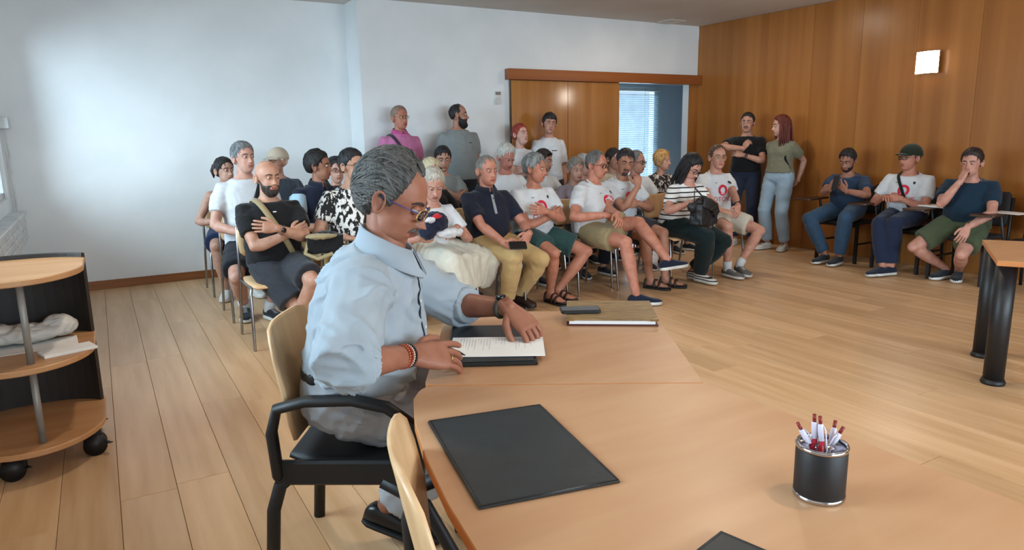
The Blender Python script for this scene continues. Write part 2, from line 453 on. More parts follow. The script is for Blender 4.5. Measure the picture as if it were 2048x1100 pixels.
def cap_hat(parent, HM, h, mat, brim_dir=0):
    V, Fc = shell(h, 28, 40, lambda p, t, D: p[:, 2]-np.interp(t, [0, 90, 180], [.052, .030, .0]), lambda p, t, D: .016+.010*np.clip(p[:, 2]/.1, 0, 1), edge=.004, under=.002)
    c = obj('cap', xf((V, Fc), HM), mat, parent)
    top = []; n = 15
    for r in (0, .35, .7, 1):
        for i in range(n):
            a = math.radians(-62+124*i/(n-1)); R = .094+.068*r*math.cos(a*.9)
            x = math.sin(a)*(.088+.006*r); yy = -math.cos(a)*R-.012*(1-r); top.append((x, yy, .060-.012*r-.014*(x/.08)**2))
    bot = [(x, y, z-.004) for x, y, z in top]; Q = len(top); Fc = []
    for r in range(3):
        for i in range(n-1):
            a = r*n+i; Fc.append((a, a+1, a+n+1, a+n)); Fc.append((Q+a, Q+a+n, Q+a+n+1, Q+a+1))
    for i in range(n-1): a = 3*n+i; Fc.append((a, a+1, Q+a+1, Q+a))
    obj('brim', xf((top+bot, Fc), HM), mat, c)
    return c
def ring_path(c, a, b, n=20, xa=(1, 0, 0), ya=(0, 1, 0)):
    return [np.array(c)+np.array(xa)*a*math.cos(2*math.pi*i/n)+np.array(ya)*b*math.sin(2*math.pi*i/n) for i in range(n)]

M_RED = mk('print_red', (205, 25, 60), rough=.7)
M_PINK = mk('print_pink', (240, 150, 165), rough=.7)
M_INK = mk('print_black', (30, 30, 34), rough=.7)
def text_mesh(txt, size):
    cu = bpy.data.curves.new('t', 'FONT'); cu.body = txt; cu.size = size; cu.align_x = 'CENTER'; cu.resolution_u = 3
    o = bpy.data.objects.new('t', cu); COL.objects.link(o)
    me = bpy.data.meshes.new_from_object(o.evaluated_get(bpy.context.evaluated_depsgraph_get()))
    V = [tuple(v.co[:2]) for v in me.vertices]; Fc = [tuple(p.vertices) for p in me.polygons]
    bpy.data.objects.remove(o, do_unlink=True); bpy.data.curves.remove(cu); bpy.data.meshes.remove(me)
    return V, Fc
def annulus(r0, r1, c=(0, 0), n=28, a0=0, a1=360):
    V = []; Fc = []
    for i in range(n+1):
        a = math.radians(a0+(a1-a0)*i/n)
        for r in (r0, (r0+r1)/2, r1): V.append((c[0]+r*math.cos(a), c[1]+r*math.sin(a)))
    for i in range(n):
        for k in range(2): Fc.append((3*i+k, 3*i+k+1, 3*i+k+4, 3*i+k+3))
    return V, Fc
class Fig: pass
def tufts(J, h, hair, HM, hl, tk, tp, bk, seed):
    """short locks lying along the flow of the hair, away from the crown"""
    rg = random.Random(seed); n = hair.get('n', 150); ln = hair.get('len', .034); parts = []; fm = []
    D = []
    while len(D) < n:
        d = unit([rg.gauss(0, 1), rg.gauss(0, 1), rg.gauss(.35, 1)]); D.append(d)
    D = np.array(D); p = head_pts(D, h); t = theta(D); ok = p[:, 2]-np.interp(t, *hl) > .004
    cr = unit([0, .55, .83]); back = hair.get('comb', 0)
    d = D[ok].copy(); m = len(d); K = 5; nr = np.random.default_rng(seed)
    l2 = ln*(.6+.7*nr.random(m)); sk = nr.normal(0, .25, m); lift = nr.random(m); PT = []
    def un(a): return a/(np.linalg.norm(a, axis=1)[:, None]+1e-9)
    for k in range(K if m else 0):
        u = k/(K-1); fl = d-cr*(d@cr)[:, None]; ln_ = np.linalg.norm(fl, axis=1); fl[ln_ < .1] = (.3, -1, 0); fl = un(fl)
        if back: fl = un(arr(0, 1, .25)*back+fl*(1-back)*.6+arr(0, 0, -.35)*back*(d[:, 1] > .2)[:, None])
        fl = un(fl-d*(fl*d).sum(1)[:, None]); fl = un(fl+np.cross(d, fl)*sk[:, None])
        q = head_pts(d, h); th_ = theta(d); s_ = smooth01((q[:, 2]-np.interp(th_, *hl))/.02)
        of = (tk*np.interp(th_, [0, 80, 95, 130, 180], [1, .75, .75, 1, 1])+tp*np.clip(q[:, 2]/.1, 0, 1)**1.5+bk*np.clip((th_-110)/60, 0, 1))*np.maximum(.25, s_)
        PT.append(q+d*(of-.001+.003*math.sin(math.pi*u)*lift)[:, None]); d = un(d+fl*(l2/(K-1)/.1)[:, None])
    for i in range(m):
        t_ = tube([PT[k][i] for k in range(K)], [(.0062*(1-k/(K-1)*.75), .0030*(1-k/(K-1)*.6)) for k in range(K)], n=5, ref=tuple(d[i])); parts.append(t_); fm += [rg.choice((0, 1))]*len(t_[1])
    if parts:
        c = hair['c']; c2 = hair.get('c2') or tuple(min(255, int(v*1.4+6)) for v in c)
        tag(obj('hair_tufts', xf(join(*parts), HM), [hairmat(c, hair.get('c2')), hairmat(c2, c2)], J.hair, fm=fm), kind='stuff')
def person(label, top3, yaw=0, stand=False, s=1.0, sex='m', wid=1.0, belly=0.0, lean=0.0, side=0.0, look=(0, 0, 0), skin_c=(205, 150, 120), head={}, hs=1.0,
           hair=None, beard=None, stache=None, brow=(40, 28, 22), top=None, bottom=None, shoes=None, armL=None, armR=None, legL=None, legR=None,
           spec=None, seat=.45, hi=False, twist=0, lipc=None, browless=False, neck=.032, group=None, pel=None):
    """a whole person: one body mesh, with hair, clothes and worn things as children; local frame faces -Y"""
    vox = .0075 if hi else .0125
    yr = math.radians(yaw); cs, sn = math.cos(yr), math.sin(yr)
    zp = pel if pel else ((seat+.126+.03*(wid-1)) if not stand else .93*s)
    HH = .238*hs
    L = max(.3, top3[2]-zp-neck-HH+.0)
    hx, hy = side, -lean-.030
    loc = arr(top3[0]-(cs*hx-sn*hy), top3[1]-(sn*hx+cs*hy), 0)
    root = empty('person', tuple(loc), yr, label=label, cat='person', group=group)
    def tl(p):
        if p is None: return None
        if isinstance(p, tuple) and len(p) == 2 and p[0] == 'W':
            q = np.array(p[1], float)-loc; return arr(cs*q[0]+sn*q[1], -sn*q[0]+cs*q[1], q[2])
        if isinstance(p, tuple) and len(p) == 2 and p[0] == 'W2':
            q = np.array(p[1], float); return arr(cs*q[0]+sn*q[1], -sn*q[0]+cs*q[1], q[2])
        return np.array(p, float)
    P0 = arr(0, 0, zp); NB = P0+arr(side, -lean, L); CT = (P0+NB)/2+arr(side*.1, .035 if not stand else .01, 0)
    def sp(t): return P0*(1-t)**2+2*CT*t*(1-t)+NB*t*t if t >= 0 else P0+(CT-P0)/np.linalg.norm(CT-P0)*t*L
    def tan(t): t = max(t, 0); return unit((CT-P0)*(1-t)+(NB-CT)*t)
    tw = math.radians(twist)
    fem = sex == 'f'
    W0 = wid*s
    base = [(-.17, .085, .080, 0), (-.12, .145, .108, 0), (-.04, .170, .122, 0), (.10, .168, .122, belly*.3), (.24, .158, .117, belly*.8), (.40, .153, .115, belly), (.56, .162, .117, belly*.6),
            (.70, .174, .117, belly*.15), (.80, .174, .106, 0), (.88, .148, .092, 0), (.945, .104, .076, 0), (.985, .080, .066, 0), (1.03, .060, .058, 0)]
    if fem: base = [(-.17, .085, .080, 0), (-.12, .150, .112, 0), (-.04, .178, .125, 0), (.10, .168, .118, belly*.3), (.24, .146, .106, belly*.8), (.40, .134, .100, belly), (.56, .143, .103, belly*.6),
                    (.70, .154, .108, .012), (.79, .152, .098, .004), (.88, .126, .080, 0), (.945, .088, .066, 0), (.985, .068, .058, 0), (1.03, .050, .050, 0)]
    def torso(inf=0, t0=-1, t1=2, drop=0, belly_add=0):
        S = []
        for t, a, b, fo in base:
            if t < t0 or t > t1: continue
            ct = sp(t) if t <= 1 else NB+tan(1)*(t-1)*L
            tt = tan(t); a2 = tw*t; xa = arr(math.cos(a2), math.sin(a2), 0); xa = unit(xa-tt*(xa@tt)); ya = np.cross(tt, xa)
            ff = fo+(belly_add if .05 < t < .6 else 0)
            S.append((ct-ya*ff*.5, xa, ya, a*W0+inf+(belly*.35 if .1 < t < .6 else 0), b*W0+inf+ff*.5))
        return loft(S, n=24, ex=2.35)
    # shoulders and arms
    J = Fig(); J.root = root; J.loc = loc; J.tl = tl
    shp = sp(.82); tx = arr(math.cos(tw*.82), math.sin(tw*.82), 0)
    arms = []
    ua, fa = .285*s, .25*s
    for sd, spec_a in ((1, armL), (-1, armR)):
        A = dict(spec_a or {})
        S = shp+tx*sd*(.172 if not fem else .150)*W0+arr(0, 0, -.004)
        wr = tl(A.get('w', (sd*.25, -.02, zp-.10) if stand else (sd*.11, -.29, zp+.135)))
        pole = A.get('pole', (sd*.6, .8, -.3) if stand else (sd*.7, .35, -.6))
        E_, wr = ik(S, wr, ua, fa, pole)
        fd = unit(wr-E_); hd = tl(A.get('hd')) if A.get('hd') is not None else fd
        hn = A.get('hn', (-sd*1.0, .1, 0) if stand else (0, 0, -1))
        arms.append((sd, S, E_, wr, hd, hn, A))
    # legs
    legs = []
    th, shn = .43*s, .42*s
    for sd, spec_l in ((1, legL), (-1, legR)):
        A = dict(spec_l or {})
        Hj = P0+arr(sd*.092*W0, -.01, -.01)
        an = tl(A.get('a', (sd*.10, 0.0, .09) if stand else (sd*.12, -.36, .09)))
        pole = A.get('pole', (sd*.1, -1, .1) if stand else (sd*.25, -.6, 1))
        K, an = ik(Hj, an, th, shn, pole)
        toe = A.get('toe', (sd*.25, -1, 0))
        legs.append((sd, Hj, K, an, toe, A))
    J.arms, J.legs = arms, legs
    fw = .92 if fem else 1.0
    def arm_t(sd, S, E_, wr, inf=0, f0=0, f1=2.0, n=12):
        pts = []; rr = []
        prof = [(0, .060), (.25, .053), (.6, .046), (1.0, .040), (1.18, .044), (1.5, .038), (2.0, .0265)]
        for t, r in prof:
            if t > f1: continue
            c = S+(E_-S)*t if t <= 1 else E_+(wr-E_)*(t-1)
            pts.append(c); rr.append(r*s*fw*(.93+.07*wid)+inf)
        if f1 not in [q[0] for q in prof]:
            t = f1; c = S+(E_-S)*t if t <= 1 else E_+(wr-E_)*(t-1); pts.append(c); rr.append(np.interp(t, [q[0] for q in prof], [q[1] for q in prof])*s*fw+inf)
        return pts, rr
    def leg_t(Hj, K, an, inf=0, f1=2.0, flare=0):
        prof = [(0, .090), (.3, .084), (.7, .066), (1.0, .056), (1.15, .055), (1.4, .056), (1.75, .040), (2.0, .036)]
        pts = []; rr = []
        for t, r in prof+[(f1, None)]:
            if t > f1: continue
            if r is None:
                if f1 in [q[0] for q in prof]: continue
                r = np.interp(t, [q[0] for q in prof], [q[1] for q in prof])
            c = Hj+(K-Hj)*t if t <= 1 else K+(an-K)*(t-1)
            pts.append(c); rr.append(r*s*(.9+.1*wid)+inf+flare*t/f1)
        return pts, rr
    parts = [torso()]
    hc = NB+arr(0, -.030, neck+HH*.49)
    parts.append(tube([NB-tan(1)*.05, NB+arr(0, -.002, .02), hc+arr(0, .026, -.045)*hs, hc+arr(0, .02, 0)*hs], [.066*s*fw, .057*s*fw, .053*s*fw, .05*s*fw], n=14))
    for sd, S, E_, wr, hd, hn, A in arms:
        pts, rr = arm_t(sd, S, E_, wr); parts.append(tube([shp+tx*sd*.06*W0]+pts, [.06*s*fw]+rr, n=12))
    for sd, Hj, K, an, toe, A in legs:
        pts, rr = leg_t(Hj, K, an); parts.append(tube(pts, rr, n=14))
        parts.append(tube([K-unit(an-K)*.0+arr(0, 0, 0), K+arr(0, -.012, 0)], [.056*s, .052*s], n=10))
        if A.get('bare'):
            tv = unit(toe); parts.append(tube([an+arr(0, 0, -.035)*s-tv*.03*s, an+tv*.06*s+arr(0, 0, -.035)*s, an+tv*.13*s+arr(0, 0, -.052)*s, an+tv*.175*s+arr(0, 0, -.056)*s], [(.03*s, .032*s), (.036*s, .034*s), (.042*s, .02*s), (.035*s, .012*s)], n=10, ref=(0, 0, 1)))
    if fem:
        for sd in (-1, 1):
            c = sp(.66)+tx*sd*.07*W0; parts.append(ball(c+arr(0, -.085*W0, -.005), (.052*W0, .045*W0, .055*W0), 10, 7))
    V, Nn, Fc = remesh(join(*parts), vox, 5)
    body = (list(map(tuple, V)), Fc); nb = len(Fc)
    # head in its own frame
    HM = Matrix.Translation(hc) @ Matrix.Rotation(math.radians(look[0])+tw, 4, 'Z') @ Matrix.Rotation(math.radians(look[1]), 4, 'X') @ Matrix.Rotation(math.radians(look[2]), 4, 'Y') @ Matrix.Scale(hs, 4)
    J.HM = HM
    gm, gn = (120, 150) if hi else (60, 72)
    D, HF = gdirs(gm, gn); hp = head_pts(D, head)
    hv = xf((hp, HF), HM)
    cen = np.array([hp[list(f)].mean(0) for f in HF])
    lipm = (np.abs(cen[:, 0]) < .023-.35*np.abs(cen[:, 2]+.059)) & (cen[:, 2] < -.0505+.0*cen[:, 0]) & (cen[:, 2] > -.0695) & (cen[:, 1] < -.05)
    hands = [hand(wr, hd, hn, sd, A.get('curl', .35), A.get('spread', 1.0), A.get('thumb', .4), s*.97*(.93 if fem else 1)*A.get('hk', 1), seg=12 if hi else 8) for sd, S, E_, wr, hd, hn, A in arms]
    ears = [xf(ear(sd), HM) for sd in (-1, 1)]
    lids = []
    for sd in (-1, 1):
        V2, F2 = ball((sd*.031, -.0735, .0105), (.0150, .0136, .0130), 14, 14)
        lids.append(xf((V2, [f for f in F2 if min(V2[i][2] for i in f) > .0105+.0020 or max(V2[i][2] for i in f) < .0105-.0045]), HM))
    full = join(body, hv, *ears, *hands, *lids)
    fm = [0]*len(full[1]); 
    for i, q in enumerate(lipm):
        if q: fm[nb+i] = 1
    sm = skin(skin_c); lc = lipc or (int(skin_c[0]*.86), int(skin_c[1]*.66), int(skin_c[2]*.66))
    bo = obj('body', full, [sm, skin(lc)], root, fm=fm); J.body = bo
    for sd in (-1, 1):
        c = (sd*.031, -.0735, .0105); V2, F2 = ball((0, 0, 0), .0126, 14, 12)
        R = Matrix.Rotation(math.radians(90), 3, 'X')
        V2 = [R @ Vector(v) for v in V2]; f2 = [1 if np.mean([V2[i].y for i in f]) < -.0100 else 0 for f in F2]
        obj('eye', xf(([(v.x+c[0], v.y+c[1], v.z+c[2]) for v in V2], F2), HM), [M_EYE, M_IRIS], bo, fm=f2)
    # brows
    bv = BVHTree.FromPolygons([Vector(p) for p in hp], HF)
    def onface(x, z, o=.001):
        hh = bv.ray_cast(Vector((x, -.3, z)), Vector((0, 1, 0))); return arr(x, (hh[0].y if hh[0] else -.08)-o, z)
    hm = hairmat(brow) if isinstance(brow, tuple) else brow
    if not browless:
        for sd in (-1, 1):
            pts = [onface(sd*x, z, .0005) for x, z in ((.012, .027), (.02, .031), (.032, .033), (.042, .031), (.050, .025))]
            obj('eyebrow', xf(tube(pts, [(.0028, .0035), (.003, .0046), (.003, .0044), (.0026, .0034), (.0018, .002)], n=6, ref=(0, 0, 1)), HM), hm, bo)
    hm2 = (48, 64) if hi else (34, 44)
    if hair:
        mat = hairmat(hair['c'], hair.get('c2')); st = hair.get('style', 'short'); xs, ys = HL[st]; tk = hair.get('t', .014)*.72; tp = hair.get('top', .01)*.8; bk = hair.get('back', 0)
        fr = hair.get('front', 0)
        hv2 = shell(head, hm2[0], hm2[1], lambda p, t, D: p[:, 2]-np.interp(t, xs, ys), lambda p, t, D: tk*np.interp(t, [0, 80, 95, 130, 180], [1, .75, .75, 1, 1])+tp*np.clip(p[:, 2]/.1, 0, 1)**1.5+bk*np.clip((t-110)/60, 0, 1)+fr*np.clip((60-t)/50, 0, 1)*np.clip(p[:, 2]/.08, 0, 1), edge=.020, under=.0035, nz=hair.get('nz', .004), nsc=hair.get('nsc', (55, 55, 22)), seed=sum(map(ord, label)) % 97)
        J.hair = obj('hair', xf(hv2, HM), mat, root)
        if hair.get('tufts', 1): tufts(J, head, hair, HM, (xs, ys), tk, tp, bk, sum(map(ord, label)))
        if 'long' in hair:   # curtain of locks: list of (start direction deg, start z, path of offsets)
            rng = random.Random(len(label)); locks = []
            for (a0, a1, cnt, z0, ln, out, fwd, wdt) in hair['long']:
                for k in range(cnt):
                    a = math.radians(a0+(a1-a0)*(k+.5)/cnt); x = math.sin(a)*.084; y = -math.cos(a)*.098+.012
                    l2 = ln*(.85+.25*rng.random()); pts = []
                    for q in range(7):
                        u = q/6; pts.append((x*(1+out*u)+.008*math.sin(5*u+k*1.7), y+fwd*u+.010*u*math.cos(4*u+k), z0-l2*u))
                    locks.append(tube(pts, [(wdt*.7, wdt*.5), (wdt, wdt*.6), (wdt*1.05, wdt*.6), (wdt, wdt*.6), (wdt*.95, wdt*.5), (wdt*.7, wdt*.4), (wdt*.2, wdt*.2)], n=6))
            tag(obj('hair_locks', xf(join(*locks), HM), mat, J.hair), kind='stuff')
        if 'tail' in hair:
            obj('ponytail', xf(tube(*hair['tail'], n=10), HM), mat, J.hair)
    if beard:
        tk = beard.get('t', .006); zc = beard.get('z', -.036)
        xs, ys = [0, 24, 40, 55, 72, 88, 100], [-.040, -.040, -.044, -.040, -.028, -.005, -.2]
        def bsd(p, t, D):
            up = np.interp(t, xs, ys)-p[:, 2]; mouth = np.sqrt((p[:, 0]/.026)**2+((p[:, 2]+.060)/.0115)**2)-1
            return np.minimum(np.minimum(up, mouth*.012), (p[:, 1] < .02)*.02+(.035-np.abs(0*t))*0+np.where(t < 96, .02, -.02)) if beard.get('full', True) else np.minimum(np.minimum(up, mouth*.012), .030-np.abs(p[:, 0]))
        def bth(p, t, D): return tk*(1+beard.get('chin', 0)*np.clip((-.07-p[:, 2])/.04, 0, 1)*np.clip((70-t)/40, 0, 1))
        obj('beard', xf(shell(head, 64, 72, bsd, bth, edge=.007, under=.003, nz=tk*.25, nsc=(150, 150, 80)), HM), hairmat(beard['c'], beard.get('c2')), root)
    if stache:
        for sd in (-1, 1):
            pts = [onface(sd*x, z, .0005) for x, z in ((.001, -.0435), (.010, -.0450), (.020, -.0480), (.030, -.054))]
            obj('moustache', xf(tube(pts, [(.005, .0058), (.0065, .0072), (.0055, .0060), (.002, .002)], n=8, ref=(0, 0, 1)), HM), hairmat(stache), root)
    if spec: glasses(root, HM, **spec)
    seed = sum(map(ord, label)) % 31
    # clothes
    J.bt = None
    if bottom:
        bm = bottom['m']; ty = bottom['type']; pp = [torso(.012, t0=-1, t1=bottom.get('rise', .16))]
        fx = {'shorts': bottom.get('len', .82), 'trousers': bottom.get('len', 1.93), 'skirt': 1.55}[ty]
        for sd, Hj, K, an, toe, A in legs:
            inf, fl = {'shorts': (.014, .030), 'trousers': (.013, .014), 'skirt': (.016, .034)}[ty]
            pts, rr = leg_t(Hj, K, an, bottom.get('inf', inf), fx, bottom.get('flare', fl)); pp.append(tube(pts, rr, n=14, cap='flat' if ty == 'shorts' else 'flat'))
            if ty != 'shorts': pp.append(ball(K, .062*s+inf, 12, 8))
        if ty == 'skirt':
            a, b = legs[0], legs[1]
            for q in (.25, .5, .75): pp.append(tube([a[1]*q+b[1]*(1-q), a[2]*q+b[2]*(1-q)+arr(0, 0, -.0), (a[2]*q+b[2]*(1-q))*.5+(a[3]*q+b[3]*(1-q))*.5], [.088, .08, .09], n=12, cap='flat'))
        V, Nn, Fc = remesh(join(*pp), vox, 4)
        V = folds(V, Nn, bottom.get('wr', .006), seed, 1.1) if ty != 'skirt' else wrinkle(V, Nn, .02, (16, 10, 2.5), seed)
        J.pbv = BVHTree.FromPolygons([Vector(v) for v in V], Fc)
        J.pants = obj(bottom.get('name', {'shorts': 'shorts', 'trousers': 'trousers', 'skirt': 'skirt'}[ty]), (V, Fc), bm, root)
    if top:
        tm = top['m']; sl = top.get('sleeve', .62); t1 = top.get('t1', .985)
        tor = torso(top.get('inf', .016), t0=top.get('t0', -.10 if stand else -.05), t1=t1, belly_add=top.get('drape', .012))
        pp = [tor]
        if fem:
            for sd in (-1, 1):
                c = sp(.66)+tx*sd*.07*W0; pp.append(ball(c+arr(0, -.088*W0, -.005), (.062*W0, .056*W0, .066*W0), 10, 7))
        for sd, S, E_, wr, hd, hn, A in arms:
            if sl > 0:
                pts, rr = arm_t(sd, S, E_, wr, top.get('ainf', .012), f1=sl)
                rr = [r+.012*min(1, i/3) for i, r in enumerate(rr)]
                pp.append(tube([shp+tx*sd*.05*W0]+pts, [.066*s*fw]+rr, n=14, cap='flat'))
        V, Nn, Fc = remesh(join(*pp), vox*.95, 4)
        V = folds(V, Nn, top.get('wr', .006), seed+5, top.get('wf', 1.0))
        J.shirt = obj(top.get('name', 't_shirt'), (V, Fc), tm, root)
        J.sbv = BVHTree.FromPolygons([Vector(v) for v in V], Fc)
        tv = remesh(tor, .014, 2); J.tbv = BVHTree.FromPolygons([Vector(v+n*.004) for v, n in zip(tv[0], tv[1])], tv[2])
        J.sp, J.tan, J.L, J.NB, J.tx = sp, tan, L, NB, tx
        cm = top.get('cm', tm)
        if top.get('collar', 'crew') == 'crew':
            ca = tan(1); xa = arr(1, 0, 0); ya = unit(np.cross(ca+arr(0, -.35, 0), xa))
            obj('collar', tube(ring_path(NB+arr(0, -.004, -.012+.0)*s+ca*.0, .076*s*fw, .070*s*fw, 24, xa, ya), (.006, .010), n=8, closed=True), cm, J.shirt)
        elif top['collar'] == 'polo':
            xa = arr(1, 0, 0)
            for sd in (-1, 1):
                VV = []; m = 12
                for i in range(m+1):
                    a = math.radians(-90+sd*(8+172*i/m)); r = .066*s
                    for (ro, dz) in ((0, .030), (.006, .034), (.026+.012*max(0, 1-i/5), -.004-.022*max(0, 1-i/4)), (.024+.012*max(0, 1-i/5), -.010-.022*max(0, 1-i/4))):
                        VV.append(NB+arr(math.cos(a)*(r+ro), math.sin(a)*(r+ro)*.95-.004, .004+dz+.018*math.sin(a)))
                FF = []
                for i in range(m):
                    for k in range(4): k2 = (k+1) % 4; FF.append((4*i+k, 4*i+k2, 4*i+4+k2, 4*i+4+k))
                FF += [(0, 1, 2, 3), (4*m+3, 4*m+2, 4*m+1, 4*m)]
                obj('collar', (VV, FF), cm, J.shirt)
        if top.get('logo'): logo(J, top['logo'])
    if shoes:
        for sd, Hj, K, an, toe, A in legs:
            st = shoes.get('style', 'sneaker')
            if A.get('noshoe'): continue
            shoe(root, an, tl(toe) if isinstance(toe, tuple) and toe[0] == 'W' else toe, A.get('up', (0, 0, 1)), .27, shoes['m'], shoes.get('sole', M_SOLE), shoes.get('lace'), s*shoes.get('k', 1), st)
            if shoes.get('sock'):
                obj('sock', tube([an+arr(0, 0, -.03), an+(K-an)*.05, an+(K-an)*shoes.get('sockh', .16)], [.042*s, .043*s, .046*s], n=12, cap='flat'), shoes['sock'], root)
    return J
M_SOLE = mk('shoe_sole_white', (215, 215, 210), rough=.6)
M_SOLED = mk('shoe_sole_dark', (25, 24, 24), rough=.6)
def project(J, pts2, off=.002, tors=False):
    """lay points given as (across, height) on the front of the shirt"""
    out = []
    for u, z in pts2:
        h = (J.tbv if tors else J.sbv).ray_cast(Vector((u, -.6, z)), Vector((0, 1, 0)), .9)
        y = h[0].y if h[0] else -.13
        out.append((u, y-off, z))
    return out
def decal(J, name, VF, mat, cu, cz, off=.0022, rot=0):
    c, q = math.cos(rot), math.sin(rot)
    P = project(J, [(cu+c*v[0]-q*v[1], cz+q*v[0]+c*v[1]) for v in VF[0]], off)
    return obj(name, (P, VF[1]), mat, J.shirt)
def logo(J, k):
    kk = k if isinstance(k, float) else 1.0
    z = J.sp(.60)[2]; x = J.sp(.6)[0]
    decal(J, 'round_print', annulus(.030*kk, .056*kk), M_RED, x, z)
    decal(J, 'round_print', annulus(.030*kk, .044*kk, n=12, a0=225, a1=315), M_PINK, x, z-.001, .0032)
    tv, tf = text_mesh('OTOVE', .068*kk)
    decal(J, 'lettering', (tv, tf), M_RED, x, z-.112*kk, .003)
    decal(J, 'crest_print', ([(-.011, .013), (.011, .013), (.011, -.006), (0, -.015), (-.011, -.006)], [(4, 3, 2, 1, 0)]), M_INK, x+.085, z+.075, .003)
    decal(J, 'swoosh_print', ([(-.02, 0), (0, -.007), (.022, .006), (0, -.001)], [(0, 1, 2, 3)]), M_INK, x-.075, z+.078, .003)
def strap(J, mat, sd=1, wdt=.016, tilt=.62, t=.55, name='bag_strap', cx=0.0):
    """closed band over one shoulder and under the other arm; sd is the side of the shoulder"""
    c = J.sp(t); A = unit(arr(sd*.62, 0, 1)); n = unit(np.cross(A, arr(0, 1, 0))); pts = []
    up = arr(0, 0, 1); e1 = unit(arr(sd*tilt, 0, 1)); e2 = arr(0, -1, 0)
    N = 40
    for i in range(N):
        a = 2*math.pi*i/N; d = e1*math.cos(a)+e2*math.sin(a)
        o = c+arr(cx, 0, 0)
        h = J.tbv.ray_cast(Vector(o+d*.9), Vector(-d), 1.2)
        pts.append(np.array(h[0])+d*.007 if h[0] else o+d*.2)
    pts = [(pts[i-1]+pts[i]*2+pts[(i+1) % N])/4 for i in range(N)]
    V = []; Fc = []; nrm = np.cross(e1, e2)
    for i in range(N):
        d = unit(pts[i]-c)
        for k, q in ((-1, 0), (1, 0), (1, .003), (-1, .003)): V.append(pts[i]+nrm*k*wdt+d*q)
    for i in range(N):
        j = (i+1) % N
        for k in range(4): k2 = (k+1) % 4; Fc.append((4*i+k, 4*i+k2, 4*j+k2, 4*j+k))
    return obj(name, (V, Fc), mat, J.root)
def watch(J, which, mat, face, at=.04, r=.031):
    sd, S, E_, wr, hd, hn, A = J.arms[which]
    ax = unit(wr-E_); c = wr-ax*at; ref = unit(np.cross(ax, arr(.3, .5, .7))); b = np.cross(ax, ref)
    o = obj('wristwatch', tube(ring_path(c, r, r*.92, 20, ref, b), (.003, .009), n=6, closed=True, ref=None), mat, J.root)
    n = -np.array(hn, float); n = unit(n-ax*(n@ax)); q = np.cross(ax, n)
    f = loft([(c+n*(r-.004), ax, q, .017, .016), (c+n*(r+.006), ax, q, .017, .016), (c+n*(r+.008), ax, q, .014, .013)], n=16, ex=2.6)
    obj('watch_face', f, face, o)
    return o
# ------------------------------------------------------------------ room shell
XL, XR, YB1, YB2, YR, ZC = -.70, 7.38, 7.89, 7.46, -3.2, 2.85
M_WALL = mk('wall_plaster', (227, 229, 230), (219, 222, 223), rough=.9, scale=2, bump=.03, bscale=120)
M_CEIL = mk('ceiling_plaster', (206, 198, 188), (200, 192, 182), rough=.95, scale=2, bump=.02, bscale=100)
M_BOARD = mk('skirting_oak', (150, 92, 45), (128, 74, 34), rough=.45, scale=6, stretch=(.3, 8, 8))
M_VENEER = mk('wall_veneer', (170, 111, 55), (148, 92, 42), rough=.27, scale=7, stretch=(1, 1, .035), detail=4, bump=.03, bscale=60, bstretch=(1, 1, .02), rnd=.05, spec=.4)
M_DOORV = mk('door_veneer', (172, 116, 60), (152, 98, 46), rough=.13, scale=8, stretch=(1, 1, .03), detail=4, rnd=.05, spec=.5)
M_HEADER = mk('header_veneer', (150, 86, 42), (130, 70, 32), rough=.3, scale=6, stretch=(.05, 1, 1.5), spec=.4)
M_PLANK = mk('floor_plank_beech', (212, 174, 134), (194, 154, 112), rough=.34, scale=5, stretch=(3.0, .22, 1), detail=5, bump=.03, bscale=50, bstretch=(3, .15, 1), rnd=.09, spec=.4)
M_SUB = mk('floor_joint_dark', (96, 66, 40), rough=.9)
M_WFRAME = mk('window_frame_white', (214, 216, 216), rough=.4)
M_PANE = glass_mat('window_glass', (.93, .98, 1, 1), .2)
def struct(name, VF, m, parent=None, smooth=False):
    o = obj(name, VF, m, parent, smooth=smooth)
    if parent is None: o['kind'] = 'structure'
    return o
T = .12
floor = struct('floor', box(XL-T, 10.2, YR-T, 9.4, -.10, -.013), M_SUB)
rng = random.Random(3)
PWD = .21
x = XL; k = 0
while x < XR:
    y = -2.1+rng.random()*1.9
    if k == 0: pass
    while y < YB1:
        ln = 2.0; y1 = min(y+ln, YB1)
        x1 = min(x+PWD, XR)
        if x > 2.5: y1 = min(y1, YB2+.1)
        if y1-y > .02 and y1 > -.3:
            V, Fc = box(-(x1-x)/2+.0009, (x1-x)/2-.0009, -(y1-y)/2+.0011, (y1-y)/2-.0011, -.013, 0, .0012)
            obj('plank', (V, Fc), M_PLANK, floor, smooth=False, loc=((x+x1)/2, (y+y1)/2, 0))
        y += ln
        if x > 2.5 and y >= YB2+.1: break
    x += PWD; k += 1
struct('ceiling', box(XL-T, XR+T, YR-T, YB1+T, ZC, ZC+.1), M_CEIL)
# back wall: left part stands further back, the right part juts forward from the corner at x = 2.5
XJ = 2.52; OX0, OX1, OZ = 5.9, 7.23, 2.07
struct('wall_back', join(box(XL-T, XJ, YB1, YB1+T, 0, ZC), box(XJ, OX0, YB2, YB1+T, 0, ZC), box(OX1, XR, YB2, YB2+T, 0, ZC), box(OX0, OX1, YB2, YB2+T, OZ, ZC)), M_WALL)
struct('baseboard_back', join(box(XL+.0, XJ-.0, YB1-.014, YB1, 0, .085, .003), box(XJ-.014, XJ, YB2-.014, YB1-.014, 0, .085, .003), box(XJ-.014, 4.3, YB2-.014, YB2, 0, .085, .003)), M_BOARD)
